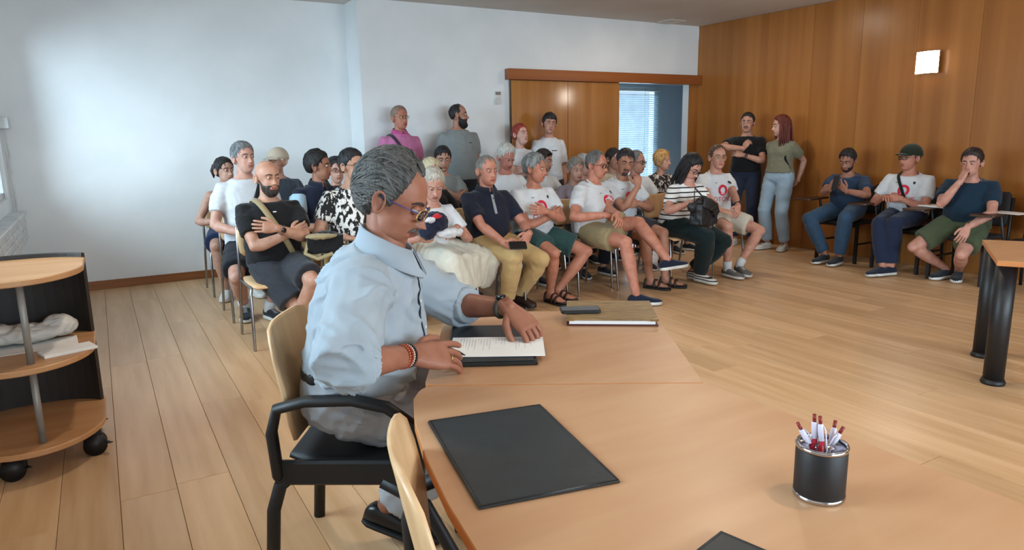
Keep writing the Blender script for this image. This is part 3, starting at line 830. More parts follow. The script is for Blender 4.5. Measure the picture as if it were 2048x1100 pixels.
# right wall, clad with upright veneer panels
wr_ = struct('wall_right', box(XR+.018, XR+.15, YR, YB2, 0, ZC), M_SUB)
ys = [YB2-.002]
y = 5.62
while ys[-1] > YR:
    ys.append(ys[-1]-.615)
for a, b in zip(ys[:-1], ys[1:]):
    V, Fc = box(-.009, .009, b+.0012-(a+b)/2, a-.0012-(a+b)/2, 0, ZC-.002, .001)
    obj('panel', (V, Fc), M_VENEER, wr_, smooth=False, loc=(XR+.009, (a+b)/2, 0))
# left wall with a long strip window, its frame, panes and the casing below it
WY0, WY1, WZ0, WZ1 = 1.0, 7.60, .95, 2.42
struct('wall_left', join(box(XL-T, XL, YR, WY0, 0, ZC), box(XL-T, XL, WY1, YB1, 0, ZC), box(XL-T, XL, WY0, WY1, 0, WZ0), box(XL-T, XL, WY0, WY1, WZ1, ZC)), M_WALL)
struct('wall_rear', join(box(XL, .2, YR-T, YR, 0, ZC), box(6.2, XR, YR-T, YR, 0, ZC), box(.2, 6.2, YR-T, YR, 0, .95), box(.2, 6.2, YR-T, YR, 2.45, ZC)), M_WALL)
def window(name, p0, p1, z0, z1, n, axis):
    t = .03
    def bx(a, b, c, d):   # along a..b, height c..d
        return box(XL-.08, XL-.03, a, b, c, d, .004) if axis == 'y' else box(a, b, YR-.08, YR-.03, c, d, .004)
    w = struct(name, join(bx(p0, p1, z0, z0+.05), bx(p0, p1, z1-.05, z1), *[bx(p0+(p1-p0)*i/n-.03, p0+(p1-p0)*i/n+.03, z0, z1) for i in range(n+1)]), M_WFRAME)
    for i in range(n):
        a = p0+(p1-p0)*i/n+.03; b = p0+(p1-p0)*(i+1)/n-.03
        obj('pane', box(XL-.058, XL-.052, a, b, z0+.05, z1-.05) if axis == 'y' else box(a, b, YR-.058, YR-.052, z0+.05, z1-.05), M_PANE, w, smooth=False)
window('window_1', WY0, WY1, WZ0, WZ1, 4, 'y')
window('fill_window_2', .2, 6.2, .95, 2.45, 4, 'x')  # unseen rear window, added to give general fill and table sheen
cas = struct('trim_1', box(XL, XL+.10, 1.2, 7.55, .56, .80, .008), M_WFRAME)
obj('cover_board', box(XL, XL+.115, 1.15, 7.6, .80, .83, .006), M_WFRAME, cas, smooth=False)
for i in range(3): obj('grille_slat', box(XL+.098, XL+.108, 1.3, 7.5, .60+.06*i, .635+.06*i, .003), M_WFRAME, cas, smooth=False)
# door header, sliding door with two veneered leaves, jamb
hd_ = struct('trim_2', box(4.28, XR, 7.36, YB2, 2.065, 2.19, .003), M_HEADER)
dr = struct('door_1', box(4.33, 5.95, 7.405, 7.44, .01, 2.064), M_SUB)
for a, b in ((4.33, 5.138), (5.142, 5.95)):
    V, Fc = box(-(b-a)/2+.001, (b-a)/2-.001, 0, .012, .008, 2.06, .002)
    obj('door_leaf', (V, Fc), M_DOORV, dr, smooth=False, loc=((a+b)/2, 7.395, 0))
struct('trim_3', join(box(OX1-.004, OX1+.035, YB2-.02, YB2-.001, 0, OZ, .003), box(OX1+.036, XR-.001, YB2-.018, YB2-.001, 0, OZ, .002)), M_VENEER)
# next room seen through the doorway
M_NEXT = mk('next_room_plaster', (200, 205, 210), (192, 198, 204), rough=.9, scale=2)
BX0, BX1, BZ0, BZ1 = 6.75, 8.14, .25, 2.11
struct('wall_next_room', join(box(4.9, BX0, 9.2, 9.32, 0, 2.6), box(BX1, 10.2, 9.2, 9.32, 0, 2.6), box(BX0, BX1, 9.2, 9.32, BZ1, 2.6), box(BX0, BX1, 9.2, 9.32, 0, BZ0),
       box(4.8, 4.9, YB2+T, 9.32, 0, 2.6), box(10.1, 10.2, YB2+T, 9.32, 0, 2.6), box(XR, 10.2, YB2, YB2+T, 0, 2.6)), M_NEXT)
struct('ceiling_next_room', box(4.8, 10.2, YB2+T, 9.32, 2.6, 2.7), M_NEXT)
M_SLAT = mk('blind_slat', (205, 222, 232), rough=.5)
bl = empty('venetian_blind', ((BX0+BX1)/2, 9.15, BZ0), 0, label='closed pale blue venetian blind in the window beyond the doorway', cat='blind')
wd = (BX1-BX0)/2+.05
obj('head_rail', box(-wd-.01, wd+.01, -.03, .03, BZ1-BZ0-.02, BZ1-BZ0+.03, .004), M_WFRAME, bl, smooth=False)
sl = []
ns = 52
for i in range(ns):
    z = .02+(BZ1-BZ0-.06)*i/ns; a = math.radians(30)
    for q in ((-.0125, .0125),):
        c, s_ = math.cos(a)*.0165, math.sin(a)*.0165
        sl.append(([(-wd, -c, z-s_), (wd, -c, z-s_), (wd, c, z+s_), (-wd, c, z+s_), (-wd, -c, z-s_+.001), (wd, -c, z-s_+.001), (wd, c, z+s_+.001), (-wd, c, z+s_+.001)], [(0, 1, 2, 3), (7, 6, 5, 4), (0, 4, 5, 1), (2, 6, 7, 3), (1, 5, 6, 2), (0, 3, 7, 4)]))
tag(obj('slats', join(*sl), M_SLAT, bl, smooth=False), kind='stuff')
for q in (-.45, .45): obj('ladder_cord', tube([(wd*q*1.3, -.018, .01), (wd*q*1.3, -.018, BZ1-BZ0)], .003, n=6), M_WFRAME, bl)

# ------------------------------------------------------------------ fittings on the walls and ceiling
M_LAMP = bpy.data.materials.new('lit_lamp_glass'); M_LAMP.use_nodes = True
_b = M_LAMP.node_tree.nodes['Principled BSDF']; _b.inputs['Base Color'].default_value = (1, .93, .8, 1); _b.inputs['Emission Color'].default_value = (1, .90, .76, 1); _b.inputs['Emission Strength'].default_value = 26
_t = M_LAMP.node_tree.nodes.new('ShaderNodeTexNoise'); _t.inputs['Scale'].default_value = 3
M_STEEL = mk('brushed_steel', (165, 165, 168), rough=.3, metal=1)
M_PLW = mk('plastic_white', (222, 222, 218), rough=.45)
M_PLG = mk('plastic_grey', (120, 124, 122), rough=.4)
sc = empty('wall_lamp', (XR-.002, 4.215, 2.07), 0, label='lit square wall lamp with a bowed glass on the wooden wall', cat='lamp')
obj('mount', box(-.05, 0, -.05, .05, -.05, .05, .004), M_STEEL, sc, smooth=False)
V = []; n = 10
for i in range(n+1):
    u = -1+2*i/n
    for z in (-.105, .105): V.append((-.075-.028*(1-u*u), u*.112, z)); V.append((-.070-.028*(1-u*u), u*.112, z))
Fc = []
for i in range(n):
    a = 4*i; Fc += [(a, a+4, a+6, a+2), (a+1, a+3, a+7, a+5), (a, a+1, a+5, a+4), (a+2, a+6, a+7, a+3)]
Fc += [(0, 2, 3, 1), (4*n, 4*n+1, 4*n+3, 4*n+2)]
obj('glass_shade', (V, Fc), [M_LAMP, M_PLW], sc, fm=[1 if (k % 4 == 1 and k < 4*n) else 0 for k in range(len(Fc))])
M_DISC = bpy.data.materials.new('lit_downlight'); M_DISC.use_nodes = True
_b = M_DISC.node_tree.nodes['Principled BSDF']; _b.inputs['Emission Color'].default_value = (1, .9, .75, 1); _b.inputs['Emission Strength'].default_value = 9
DOWN = 10
for i, (x, y, lb) in enumerate(((5.72, 5.95, 'recessed ceiling downlight nearest to the doorway'), (.8, 3.7, 'added fill lamp in the ceiling above the trolley'), (3.4, 3.1, 'added fill lamp in the ceiling over the middle of the floor'), (5.0, .4, 'recessed ceiling downlight behind the far desk'), (1.9, .4, 'recessed ceiling downlight above the curved table'))):  # lamps over trolley and mid-floor are unseen, added to brighten the floor
    d = empty('downlight', (x, y, ZC), 0, label=lb, cat='lamp', group='recessed ceiling downlights')
    obj('trim_ring', lathe([(.105, -.001), (.108, -.008), (.085, -.012), (.083, -.001)], 24), M_PLW, d)
    obj('diffuser', lathe([(.082, -.006), (.082, -.003)], 24), M_DISC, d)
    l = bpy.data.lights.new('downlight_bulb', 'AREA'); l.shape = 'DISK'; l.size = .16; l.energy = DOWN; l.color = WARM
    o = bpy.data.objects.new('downlight_bulb', l); COL.objects.link(o); o.parent = d; o.location = (0, 0, -.014)
vt = empty('ceiling_vent', (6.69, 7.26, ZC), 0, label='small square white vent set in the ceiling corner', cat='vent')
obj('vent_frame', join(*[box(*q, -.012, 0, .002) for q in ((-.13, .13, .11, .13), (-.13, .13, -.13, -.11), (-.13, -.11, -.11, .11), (.11, .13, -.11, .11))]), M_CEIL, vt, smooth=False)
for i in range(5): obj('vent_slat', box(-.11, .11, -.09+.042*i, -.07+.042*i, -.008, -.003), M_CEIL, vt, smooth=False)
th = empty('thermostat', (4.17, YB2-.001, 1.855), 0, label='small white thermostat with grey display beside the sliding door', cat='thermostat')
obj('housing', box(-.042, .042, -.022, 0, -.07, .082, .004), M_PLW, th, smooth=False)
obj('display', box(-.034, .034, -.025, -.021, .034, .070), M_PLG, th, smooth=False)
for i in range(2): obj('button', box(-.028, .028, -.0255, -.021, -.055+.034*i, -.032+.034*i, .002), M_WFRAME, th, smooth=False)
jb = empty('junction_box', (XL+.001, 7.74, 1.60), 0, label='white cable box with hanging cord beside the window', cat='box')
obj('box_body', box(0, .07, -.09, .09, -.05, .05, .006), M_WFRAME, jb, smooth=False)
obj('cord', tube([(.03, 0, -.05), (.035, .01, -.09), (.03, .02, -.16), (.035, .055, -.28), (.03, .06, -.40), (.03, .02, -.50), (.03, .03, -.8)], .008, n=8), M_WFRAME, jb)
# ------------------------------------------------------------------ tables
M_TOP = mk('table_beech', (190, 147, 110), (182, 137, 100), rough=.36, scale=4, stretch=(.5, 3, 1), detail=4, spec=.45)
M_EDGE = mk('table_edge', (196, 128, 74), (184, 116, 64), rough=.45, scale=5, stretch=(1, 1, 6))
M_BLK = mk('black_steel', (24, 24, 26), rough=.45, bump=.02, bscale=200)
M_BPL = mk('black_plastic', (20, 20, 22), rough=.5, bump=.03, bscale=160)
TZ = .74
def tabletop(root, P, th=.028):
    o = [(x, y) for x, y in P]
    obj('edge_band', prism(o, TZ-th, TZ-.0015, .002), M_EDGE, root, smooth=False)
    obj('tabletop', prism(inset2d(o, .0015), TZ-.002, TZ, .0008), M_TOP, root, smooth=False)
def leg(root, x, y, r=.035, name='leg'):
    o = obj(name, tube([(x, y, .012), (x, y, TZ-.03)], r, n=18, cap='flat'), M_BLK, root)
    obj('foot', lathe([(r*1.15, 0), (r*1.2, .012), (r*1.05, .03)], 18, (x, y, 0)), M_BPL, o)
def arcpts(P, r, k=5):
    """round the corners of a ccw outline: r per corner"""
    out = []
    n = len(P)
    for i in range(n):
        b = np.array(P[i]); a = np.array(P[i-1]); c = np.array(P[(i+1) % n]); q = r[i]
        if q <= 0: out.append(tuple(b)); continue
        p0 = b+unit(a-b)*q; p1 = b+unit(c-b)*q
        for j in range(k+1):
            t = j/k; out.append(tuple(p0*(1-t)**2+2*b*t*(1-t)+p1*t*t))
    return out
tf = empty('table', (0, 0, 0), 0, label='square beech table the grey-haired man is reading at', cat='table')
tabletop(tf, arcpts([(.722, 1.742), (1.385, 1.335), (1.815, 2.035), (1.125, 2.455)], [.03, .012, .012, .03]))
for x, y in ((1.06, 1.78), (1.36, 1.48), (1.64, 2.0), (1.16, 2.30)): leg(tf, x, y, .03)
tn = empty('table', (0, 0, 0), 0, label='curved beech table with the pen cup and black desk pad in the foreground', cat='table')
tabletop(tn, arcpts([(.43, -.15), (1.40, -.15), (1.402, .83), (1.388, 1.328), (.715, 1.738), (.655, 1.66), (.60, 1.52), (.545, 1.33), (.50, 1.12), (.47, .92), (.45, .70), (.438, .45)], [0, 0, 0, .01, .05, 0, 0, 0, 0, 0, 0, 0]))
for x, y in ((.80, 1.50), (1.28, 1.22), (1.28, .1), (.58, .1)): leg(tn, x, y, .03)
tr = empty('table', (0, 0, 0), 0, label='beech table with thick black legs at the right edge', cat='table')
tabletop(tr, [(3.985, 1.835), (4.28, 1.33), (5.0, 1.75), (4.685, 2.255)])
for x, y in ((4.235, 1.90), (4.70, 2.19), (4.42, 1.60), (4.87, 1.86)): leg(tr, x, y, .052)
obj('apron', tube([(4.28, 1.93, .66), (4.66, 2.15, .66)], (.012, .05), n=4, cap='flat', ref=(0, 0, 1)), M_BLK, tr, smooth=False)
# ------------------------------------------------------------------ things on the tables
M_PAD = mk('black_leatherette', (36, 43, 46), (31, 37, 40), rough=.42, scale=18, bump=.12, bscale=320, spec=.5)
M_PADW = mk('black_leatherette_piping', (22, 25, 27), rough=.35, bump=.1, bscale=300)
def quadplate(name, Q, z0, z1, mat, parent=None, bev=.0015):
    Q = [tuple(map(float, q[:2])) for q in Q]
    a = sum(Q[i-1][0]*Q[i][1]-Q[i][0]*Q[i-1][1] for i in range(len(Q)))
    if a < 0: Q = Q[::-1]
    return obj(name, prism(Q, z0, z1, bev), mat, parent, smooth=False)
def rectq(c, u, hx, hy):
    u = unit(arr(u[0], u[1])); v = arr(-u[1], u[0]); c = np.array(c, float)
    return [c-u*hx-v*hy, c+u*hx-v*hy, c+u*hx+v*hy, c-u*hx+v*hy]
def desk_pad(c, u, hx, hy, lb):
    r = empty('desk_pad', (c[0], c[1], TZ), math.atan2(u[1], u[0]), label=lb, cat='desk pad')
    quadplate('pad_board', [(-hx, -hy), (hx, -hy), (hx, hy), (-hx, hy)], .0005, .006, M_PADW, r, .002)
    quadplate('pad_sheet', [(-hx+.006, -hy+.006), (hx-.006, -hy+.006), (hx-.006, hy-.006), (-hx+.006, hy-.006)], .006, .0072, M_PAD, r, .0012)
    obj('piping', tube([(-hx+.004, -hy+.004, .006), (hx-.004, -hy+.004, .006), (hx-.004, hy-.004, .006), (-hx+.004, hy-.004, .006)], .0032, n=6, closed=True), M_PADW, r)
pa = [PZ(855, 845, TZ), PZ(1082, 815, TZ), PZ(1243, 968, TZ), PZ(955, 1020, TZ)]
pc = sum(pa)/4; pu = (pa[2]-pa[1]+pa[3]-pa[0]); pl = np.linalg.norm(pu)/4; pw = (np.linalg.norm(pa[1]-pa[0])+np.linalg.norm(pa[2]-pa[3]))/4
desk_pad(pc, pu, pl, pw, 'large black leatherette desk pad lying square on the curved table')
p5 = PZ(1440, 1068, TZ); u5 = unit((PZ(1510, 1098, TZ)-p5)[:2]); v5 = arr(u5[1], -u5[0])
desk_pad(np.append(p5[:2]+u5*.21+v5*.15, TZ), u5, .21, .15, 'black desk pad cut off by the bottom edge near the pen cup')
# pen cup with five pens
M_CHR = mk('chrome', (205, 205, 208), rough=.12, metal=1)
cp = PZ(1637, 990, TZ)
cu = empty('pen_cup', (cp[0], cp[1], TZ), 0, label='black cylindrical pen cup with chrome rims on the curved table', cat='pen cup')
CR, CH = .0450, .106
obj('cup_sleeve', lathe([(CR, .008), (CR+.001, .010), (CR+.001, CH-.008), (CR, CH-.006), (CR-.003, CH-.006), (CR-.003, .008)], 40), M_BPL, cu)
obj('base_rim', lathe([(CR-.004, .0005), (CR-.001, .001), (CR+.002, .003), (CR+.002, .009), (CR, .010)], 40), M_CHR, cu)
obj('top_rim', lathe([(CR+.0015, CH-.008), (CR+.0025, CH-.003), (CR+.001, CH), (CR-.003, CH), (CR-.004, CH-.003), (CR-.004, CH-.05), (CR-.005, .012)], 40), M_CHR, cu)
M_PENR = mk('pen_red', (170, 18, 44), rough=.35); M_PENW = mk('pen_lilac_white', (214, 204, 218), rough=.35); M_PENT = mk('pen_button', (128, 22, 20), rough=.4)
def pen(px, py, bx, by, lb, k):
    tip = arr(cp[0]+bx, cp[1]+by, TZ+.012)
    d = ray(px, py); best = None
    # top of the pen: on the pixel's ray, at the pen's own length from its tip
    for q in np.linspace(.3, 3, 2000):
        P = CAMP+d*q; e = abs(np.linalg.norm(P-tip)-.142)
        if P[2] > TZ and np.linalg.norm(P[:2]-cp[:2]) < .09 and (best is None or e < best[0]): best = (e, P)
    a = unit(best[1]-tip)
    r = empty('pen', tuple(tip), 0, label=lb, cat='pen', group='pens in the cup')
    obj('barrel', tube([a*0, a*.014, a*.018, a*.095], [.001, .0035, .0048, .0052], n=10, cap='flat'), M_PENR, r)
    obj('upper_barrel', tube([a*.095, a*.125, a*.127], [.0056, .0056, .0048], n=10, cap='flat'), M_PENW, r)
    obj('button', tube([a*.127, a*.142], .0033, n=8, cap='flat'), M_PENT, r)
    s_ = -arr(a[0], a[1], 0)+.15*unit(np.cross(a, arr(0, 0, 1))); s_ = unit(s_-a*(s_@a))
    obj('clip', tube([a*.122+s_*.006, a*.115+s_*.0085, a*.085+s_*.0085, a*.080+s_*.0065], (.0022, .0012), n=6, ref=s_), M_PENW, r)
pen(1595, 845, .025, -.014, 'red and white pen leaning furthest left in the cup', 0)
pen(1629, 828, .004, .014, 'tallest red and white pen standing upright in the cup', 1)
pen(1640, 832, .004, -.010, 'red and white pen just right of the tallest one', 0)
pen(1671, 841, -.012, -.014, 'red and white pen upright at the right of the cup', 1)
pen(1690, 850, -.026, .017, 'red and white pen leaning furthest right in the cup', 0)
# open black folder with its papers, under the man's hands
M_PAPER = mk('paper_white', (240, 240, 238), (234, 234, 232), rough=.8)
M_PRINT = mk('print_grey', (208, 209, 214), rough=.8)
fo = [PZ(893, 658, TZ), PZ(1062, 655, TZ), PZ(1072, 730, TZ), PZ(905, 737, TZ)]
fu = (fo[1]-fo[0]+fo[2]-fo[3])/2; fv = (fo[3]-fo[0]+fo[2]-fo[1])/2; fc = sum(fo)/4
fl = empty('folder', (fc[0], fc[1], TZ), math.atan2(fu[1], fu[0]), label='open black leather folder under the reading man\'s hands', cat='folder')
a, b = np.linalg.norm(fu)/2, np.linalg.norm(fv)/2
quadplate('cover', [(-a, -b), (a, -b), (a, b), (-a, b)], .0005, .012, M_PADW, fl, .004)
quadplate('inner_pocket', [(-a+.012, -b+.010), (a-.012, -b+.010), (a-.012, -b*.2), (-a+.012, -b*.2)], .012, .015, M_PAD, fl, .001)
po = [PZ(893, 676, TZ+.017), PZ(1077, 673, TZ+.017), PZ(1083, 711, TZ+.017), PZ(926, 713, TZ+.017)]
pu2 = (po[1]-po[0]+po[2]-po[3])/2; pc2 = sum(po)/4; ua = math.atan2(pu2[1], pu2[0])
pp_ = empty('document', (pc2[0], pc2[1], TZ+.0155), ua, label='white printed sheets lying on the open black folder', cat='paper')
ha, hb = .150, .105
for i in range(2): quadplate('sheet', [(-ha, -hb-.004*i), (ha, -hb-.004*i), (ha, hb-.004*i), (-ha, hb-.004*i)], .0005+.0012*i, .0014+.0012*i, M_PAPER, pp_, .0002)
rg = random.Random(5)
for i in range(26):
    x = -ha+.03+.0095*i; l0 = .02+.12*rg.random()**1.5
    quadplate('text_line', [(x, hb-.02-l0), (x+.002, hb-.02-l0), (x+.002, hb-.02), (x, hb-.02)], .0026, .0029, M_PRINT, pp_, 0)
# brown leather diary with gilt corners and the phone lying on it
M_LEA = mk('leather_olive_brown', (150, 122, 82), (112, 88, 54), rough=.5, scale=22, stretch=(1, 5, 1), bump=.2, bscale=90, detail=5)
M_LEAR = mk('leather_oxblood', (84, 36, 28), rough=.45)
di = [PZ(1133, 652, TZ), PZ(1317, 653, TZ), PZ(1298, 620, TZ+.02), PZ(1135, 622, TZ+.02)]
du = unit((di[1]-di[0])[:2]); dc = (di[0]+di[1])[:2]/2+arr(-du[1], du[0])*.145
dy = empty('leather_diary', (dc[0], dc[1], TZ), math.atan2(du[1], du[0]), label='worn brown leather portfolio with gilt corners on the far table', cat='portfolio')
da, db = np.linalg.norm(di[1]-di[0])/2, .145
quadplate('back_cover', [(-da, -db), (da, -db), (da, db), (-da, db)], .0005, .006, M_LEAR, dy, .001)
quadplate('pages', [(-da+.01, -db+.006), (da-.01, -db+.006), (da-.01, db-.006), (-da+.01, db-.006)], .006, .020, M_PAPER, dy, .0005)
quadplate('front_cover', [(-da, -db), (da, -db), (da, db), (-da, db)], .020, .026, M_LEA, dy, .0015)
for sx in (-1, 1): quadplate('gilt_corner', [(sx*da*1.003, -db*1.01), (sx*(da-.028), -db*1.01), (sx*da*1.003, -db+.028)], .019, .0268, M_GOLD, dy, .0003)
M_SCREEN = mk('phone_glass', (16, 17, 20), rough=.08, spec=.6)
ph = [PZ(1123, 627, TZ+.03), PZ(1202, 625, TZ+.03)]; pu3 = unit((ph[1]-ph[0])[:2]); pc3 = (ph[0]+ph[1])[:2]/2+arr(-pu3[1], pu3[0])*.035
fn = empty('phone', (pc3[0], pc3[1], TZ+.0275), math.atan2(pu3[1], pu3[0]), label='black phone lying on the worn leather portfolio', cat='phone')
obj('case', prism(arcpts([(-.074, -.037), (.074, -.037), (.074, .037), (-.074, .037)], [.012]*4), 0, .012, .002), M_BPL, fn, smooth=False)
obj('screen', prism(arcpts([(-.070, -.033), (.070, -.033), (.070, .033), (-.070, .033)], [.009]*4), .0118, .0126, .0002), M_SCREEN, fn, smooth=False)

# ------------------------------------------------------------------ trolley at the left
M_CART = mk('trolley_beech', (196, 148, 104), (182, 132, 88), rough=.4, scale=5, stretch=(.4, 3, 1), detail=4)
M_CPAN = mk('trolley_panel', (42, 38, 36), (36, 33, 31), rough=.55, bump=.04, bscale=200)
M_GREYM = mk('grey_metal', (150, 150, 146), rough=.45, metal=.3)
ct = empty('trolley', (-.385, 3.75, 0), 0, label='round-fronted beech trolley with three shelves and a dark back panel', cat='trolley')
def dshape(a, yb, yf, k=22):
    P = [(a*math.cos(t), -(yf)*math.sin(t)) for t in np.linspace(math.pi, 0, k)]   # front bow towards -y
    return [(-a, yb*.8), *[(q[0], q[1]) for q in P[1:-1]], (a, yb*.8), (a*.75, yb), (-a*.75, yb)]
for nm, z, kx in (('bottom_shelf', .118, 1.0), ('middle_shelf', .475, .985), ('top_shelf', .848, .97)):
    P = [(q[0]*kx, q[1]*kx) for q in dshape(.292, .33, .345)]
    obj(nm, prism(P, z, z+.026, .004), M_CART, ct, smooth=False)
pn = []
for i in range(15):
    a = math.radians(-58+116*i/14); pn.append((math.sin(a)*.335, .02+.315*math.cos(a)**.7))
ou = [(x*1.0, y) for x, y in pn]; inn = [(x*.955, y-.014) for x, y in pn]
obj('back_panel', prism((ou+inn[::-1])[::-1], .08, .895, .003), M_CPAN, ct, smooth=False)
for z0, z1 in ((.144, .475), (.501, .848)): obj('post', tube([(.05, -.25, z0), (.05, -.25, z1)], .014, n=14, cap='flat'), M_GREYM, ct)
for x, y in ((.235, -.13), (-.07, -.235), (.22, .2), (-.24, .12)):
    c = obj('caster', join(*[tube([(x, y+s_*.012, .050), (x, y+s_*.034, .050)], .049, n=20, cap='flat') for s_ in (-1, 1)]), M_BPL, ct)
    obj('fork', join(box(x-.03, x+.03, y-.022, y+.022, .088, .118, .006), tube([(x+.02, y+.01, .06), (x+.055, y-.03, .052), (x+.062, y-.05, .058)], (.012, .004), n=6)), M_BPL, c, smooth=False)
M_BAG = mk('plastic_film', (214, 212, 206), (196, 196, 192), rough=.4, scale=9, trans=.0, bump=.3, bscale=30)
V, Nn, Fc = remesh(join(ball((-.02, 0, .045), (.20, .09, .040), 16, 10), ball((.12, .02, .06), (.08, .07, .05), 12, 8), ball((-.14, .01, .06), (.09, .07, .045), 12, 8)), .008, 3)
V = wrinkle(V, Nn, .016, (22, 22, 30), 3); V[:, 2] = np.maximum(V[:, 2], .001)
bg = tag(obj('plastic_bag', (V, Fc), M_BAG, loc=(-.36, 3.88, .507), rot=(0, 0, .1)), 'crumpled translucent white plastic bag on the middle trolley shelf', 'bag')
q = quadplate('sheet', rectq((-.37, 3.80), (1, .06), .20, .10), .5015, .5045, M_PAPER); q.name = 'paper_sheet'; tag(q, 'white paper sheet underneath the plastic bag on the trolley', 'paper')
q = quadplate('paper_stack', rectq((-.205, 3.63), (1, .32), .105, .055), .5015, .514, M_PAPER, bev=.001); tag(q, 'white envelope at the front of the middle trolley shelf', 'envelope')

# ------------------------------------------------------------------ chairs
M_SHELL = mk('chair_beech_ply', (214, 176, 132), (200, 160, 116), rough=.4, scale=5, stretch=(3, .5, .5), detail=4)
def ply(secs, th, n=9):
    """bent plywood: secs = list of (y, z, half width, dip); thickened"""
    top = []; 
    for (y, z, hw, dip), nx in zip(secs, _norms(secs)):
        for i in range(n):
            u = -1+2*i/(n-1); top.append((u*hw, y-nx[0]*dip*(u*u), z-nx[1]*dip*(u*u)*-1*-1))
    m = len(secs); bot = []
    for k, ((y, z, hw, dip), nx) in enumerate(zip(secs, _norms(secs))):
        for i in range(n): a = top[k*n+i]; bot.append((a[0], a[1]-nx[0]*th, a[2]-nx[1]*th))
    Q = m*n; Fc = []
    for k in range(m-1):
        for i in range(n-1): a = k*n+i; Fc.append((a, a+1, a+n+1, a+n)); Fc.append((Q+a, Q+a+n, Q+a+n+1, Q+a+1))
    for i in range(n-1): Fc.append((i+1, i, Q+i, Q+i+1)); a = (m-1)*n+i; Fc.append((a, a+1, Q+a+1, Q+a))
    for k in range(m-1): a = k*n; Fc.append((a, a+n, Q+a+n, Q+a)); a += n-1; Fc.append((a+n, a, Q+a, Q+a+n))
    return top+bot, Fc
def _norms(secs):
    out = []
    for i in range(len(secs)):
        a = secs[max(0, i-1)]; b = secs[min(len(secs)-1, i+1)]; t = unit(arr(b[0]-a[0], b[1]-a[1])); out.append((-t[1], t[0]))
    return out
def make_chair():
    r = empty('stacking_chair')
    # local frame: faces -Y, seat centre near the origin
    obj('seat', ply([(-.21, .425, .17, -.0), (-.19, .442, .195, 0), (-.10, .447, .205, 0), (.06, .444, .205, 0), (.16, .446, .195, 0), (.19, .450, .18, 0)], .011), M_SHELL, r)
    obj('backrest', ply([(.200, .60, .17, .0), (.212, .62, .195, -.02), (.232, .70, .205, -.03), (.250, .78, .20, -.028), (.258, .81, .185, -.02), (.262, .825, .15, -.015)], .011), M_SHELL, r)
    for sx in (-1, 1):
        obj('leg', tube([(sx*.222, -.235, .004), (sx*.212, -.195, .38), (sx*.200, -.175, .428), (sx*.192, -.14, .434)], .0105, n=10), M_STEEL, r)
        obj('leg', tube([(sx*.222, .265, .004), (sx*.212, .215, .36), (sx*.208, .198, .44), (sx*.204, .212, .60), (sx*.196, .250, .80)], .0105, n=10), M_STEEL, r)
        obj('side_rail', tube([(sx*.205, -.17, .424), (sx*.208, .2, .424)], .009, n=8), M_STEEL, r)
    obj('cross_rail', tube([(-.2, .15, .424), (.2, .15, .424)], .009, n=8), M_STEEL, r)
    return r
CH0 = make_chair(); _used = [False]
def chair_at(x, y, yaw, label):
    c = CH0 if not _used[0] else copy_tree(CH0)
    _used[0] = True
    c.location = (x, y, 0); c.rotation_euler = (0, 0, math.radians(yaw)); tag(c, label, 'chair', 'beech and steel chairs of the audience')
    return c
M_DKW = mk('dark_writing_tablet', (72, 46, 30), (60, 38, 24), rough=.4, scale=6)
M_DKF = mk('dark_upholstery', (36, 33, 34), rough=.8, bump=.1, bscale=200)
def make_tablet_chair():
    r = empty('tablet_armchair')
    obj('seat', ply([(-.22, .425, .20, 0), (-.20, .44, .215, 0), (.0, .448, .22, 0), (.18, .44, .21, 0), (.20, .445, .2, 0)], .03), M_DKF, r)
    obj('backrest', ply([(.205, .52, .19, 0), (.215, .55, .21, -.015), (.235, .68, .215, -.02), (.255, .80, .205, -.02), (.26, .83, .18, -.015)], .025), M_DKF, r)
    for sx in (-1, 1):
        obj('leg', box(sx*.235-.014, sx*.235+.014, -.215, -.185, .0, .44, .003), M_BLK, r, smooth=False)
        obj('leg', tube([(sx*.235, .235, .0), (sx*.235, .205, .44), (sx*.225, .25, .78)], (.014, .016), n=8, cap='flat'), M_BLK, r)
        obj('side_rail', tube([(sx*.235, -.2, .21), (sx*.235, .22, .21)], .011, n=6), M_BLK, r)
    obj('cross_rail', tube([(-.235, -.2, .40), (.235, -.2, .40)], .011, n=6), M_BLK, r)
    # writing tablet on the sitter's right (-X), carried by an upright
    obj('upright', tube([(-.262, -.10, .42), (-.300, -.12, .66)], .013, n=8), M_BLK, r)
    tp = arcpts([(-.43, -.42), (-.21, -.42), (-.24, -.18), (-.275, .02), (-.375, .02), (-.40, -.15)], [.04, .05, .03, .03, .03, .02])
    obj('writing_tablet', prism(tp, .662, .680, .003), M_DKW, r, smooth=False)
    return r
TC0 = make_tablet_chair(); _tu = [False]
def tchair_at(x, y, yaw, label):
    c = TC0 if not _tu[0] else copy_tree(TC0)
    _tu[0] = True
    c.location = (x, y, 0); c.rotation_euler = (0, 0, math.radians(yaw)); tag(c, label, 'chair', 'dark chairs with writing tablets along the wooden wall')
    return c
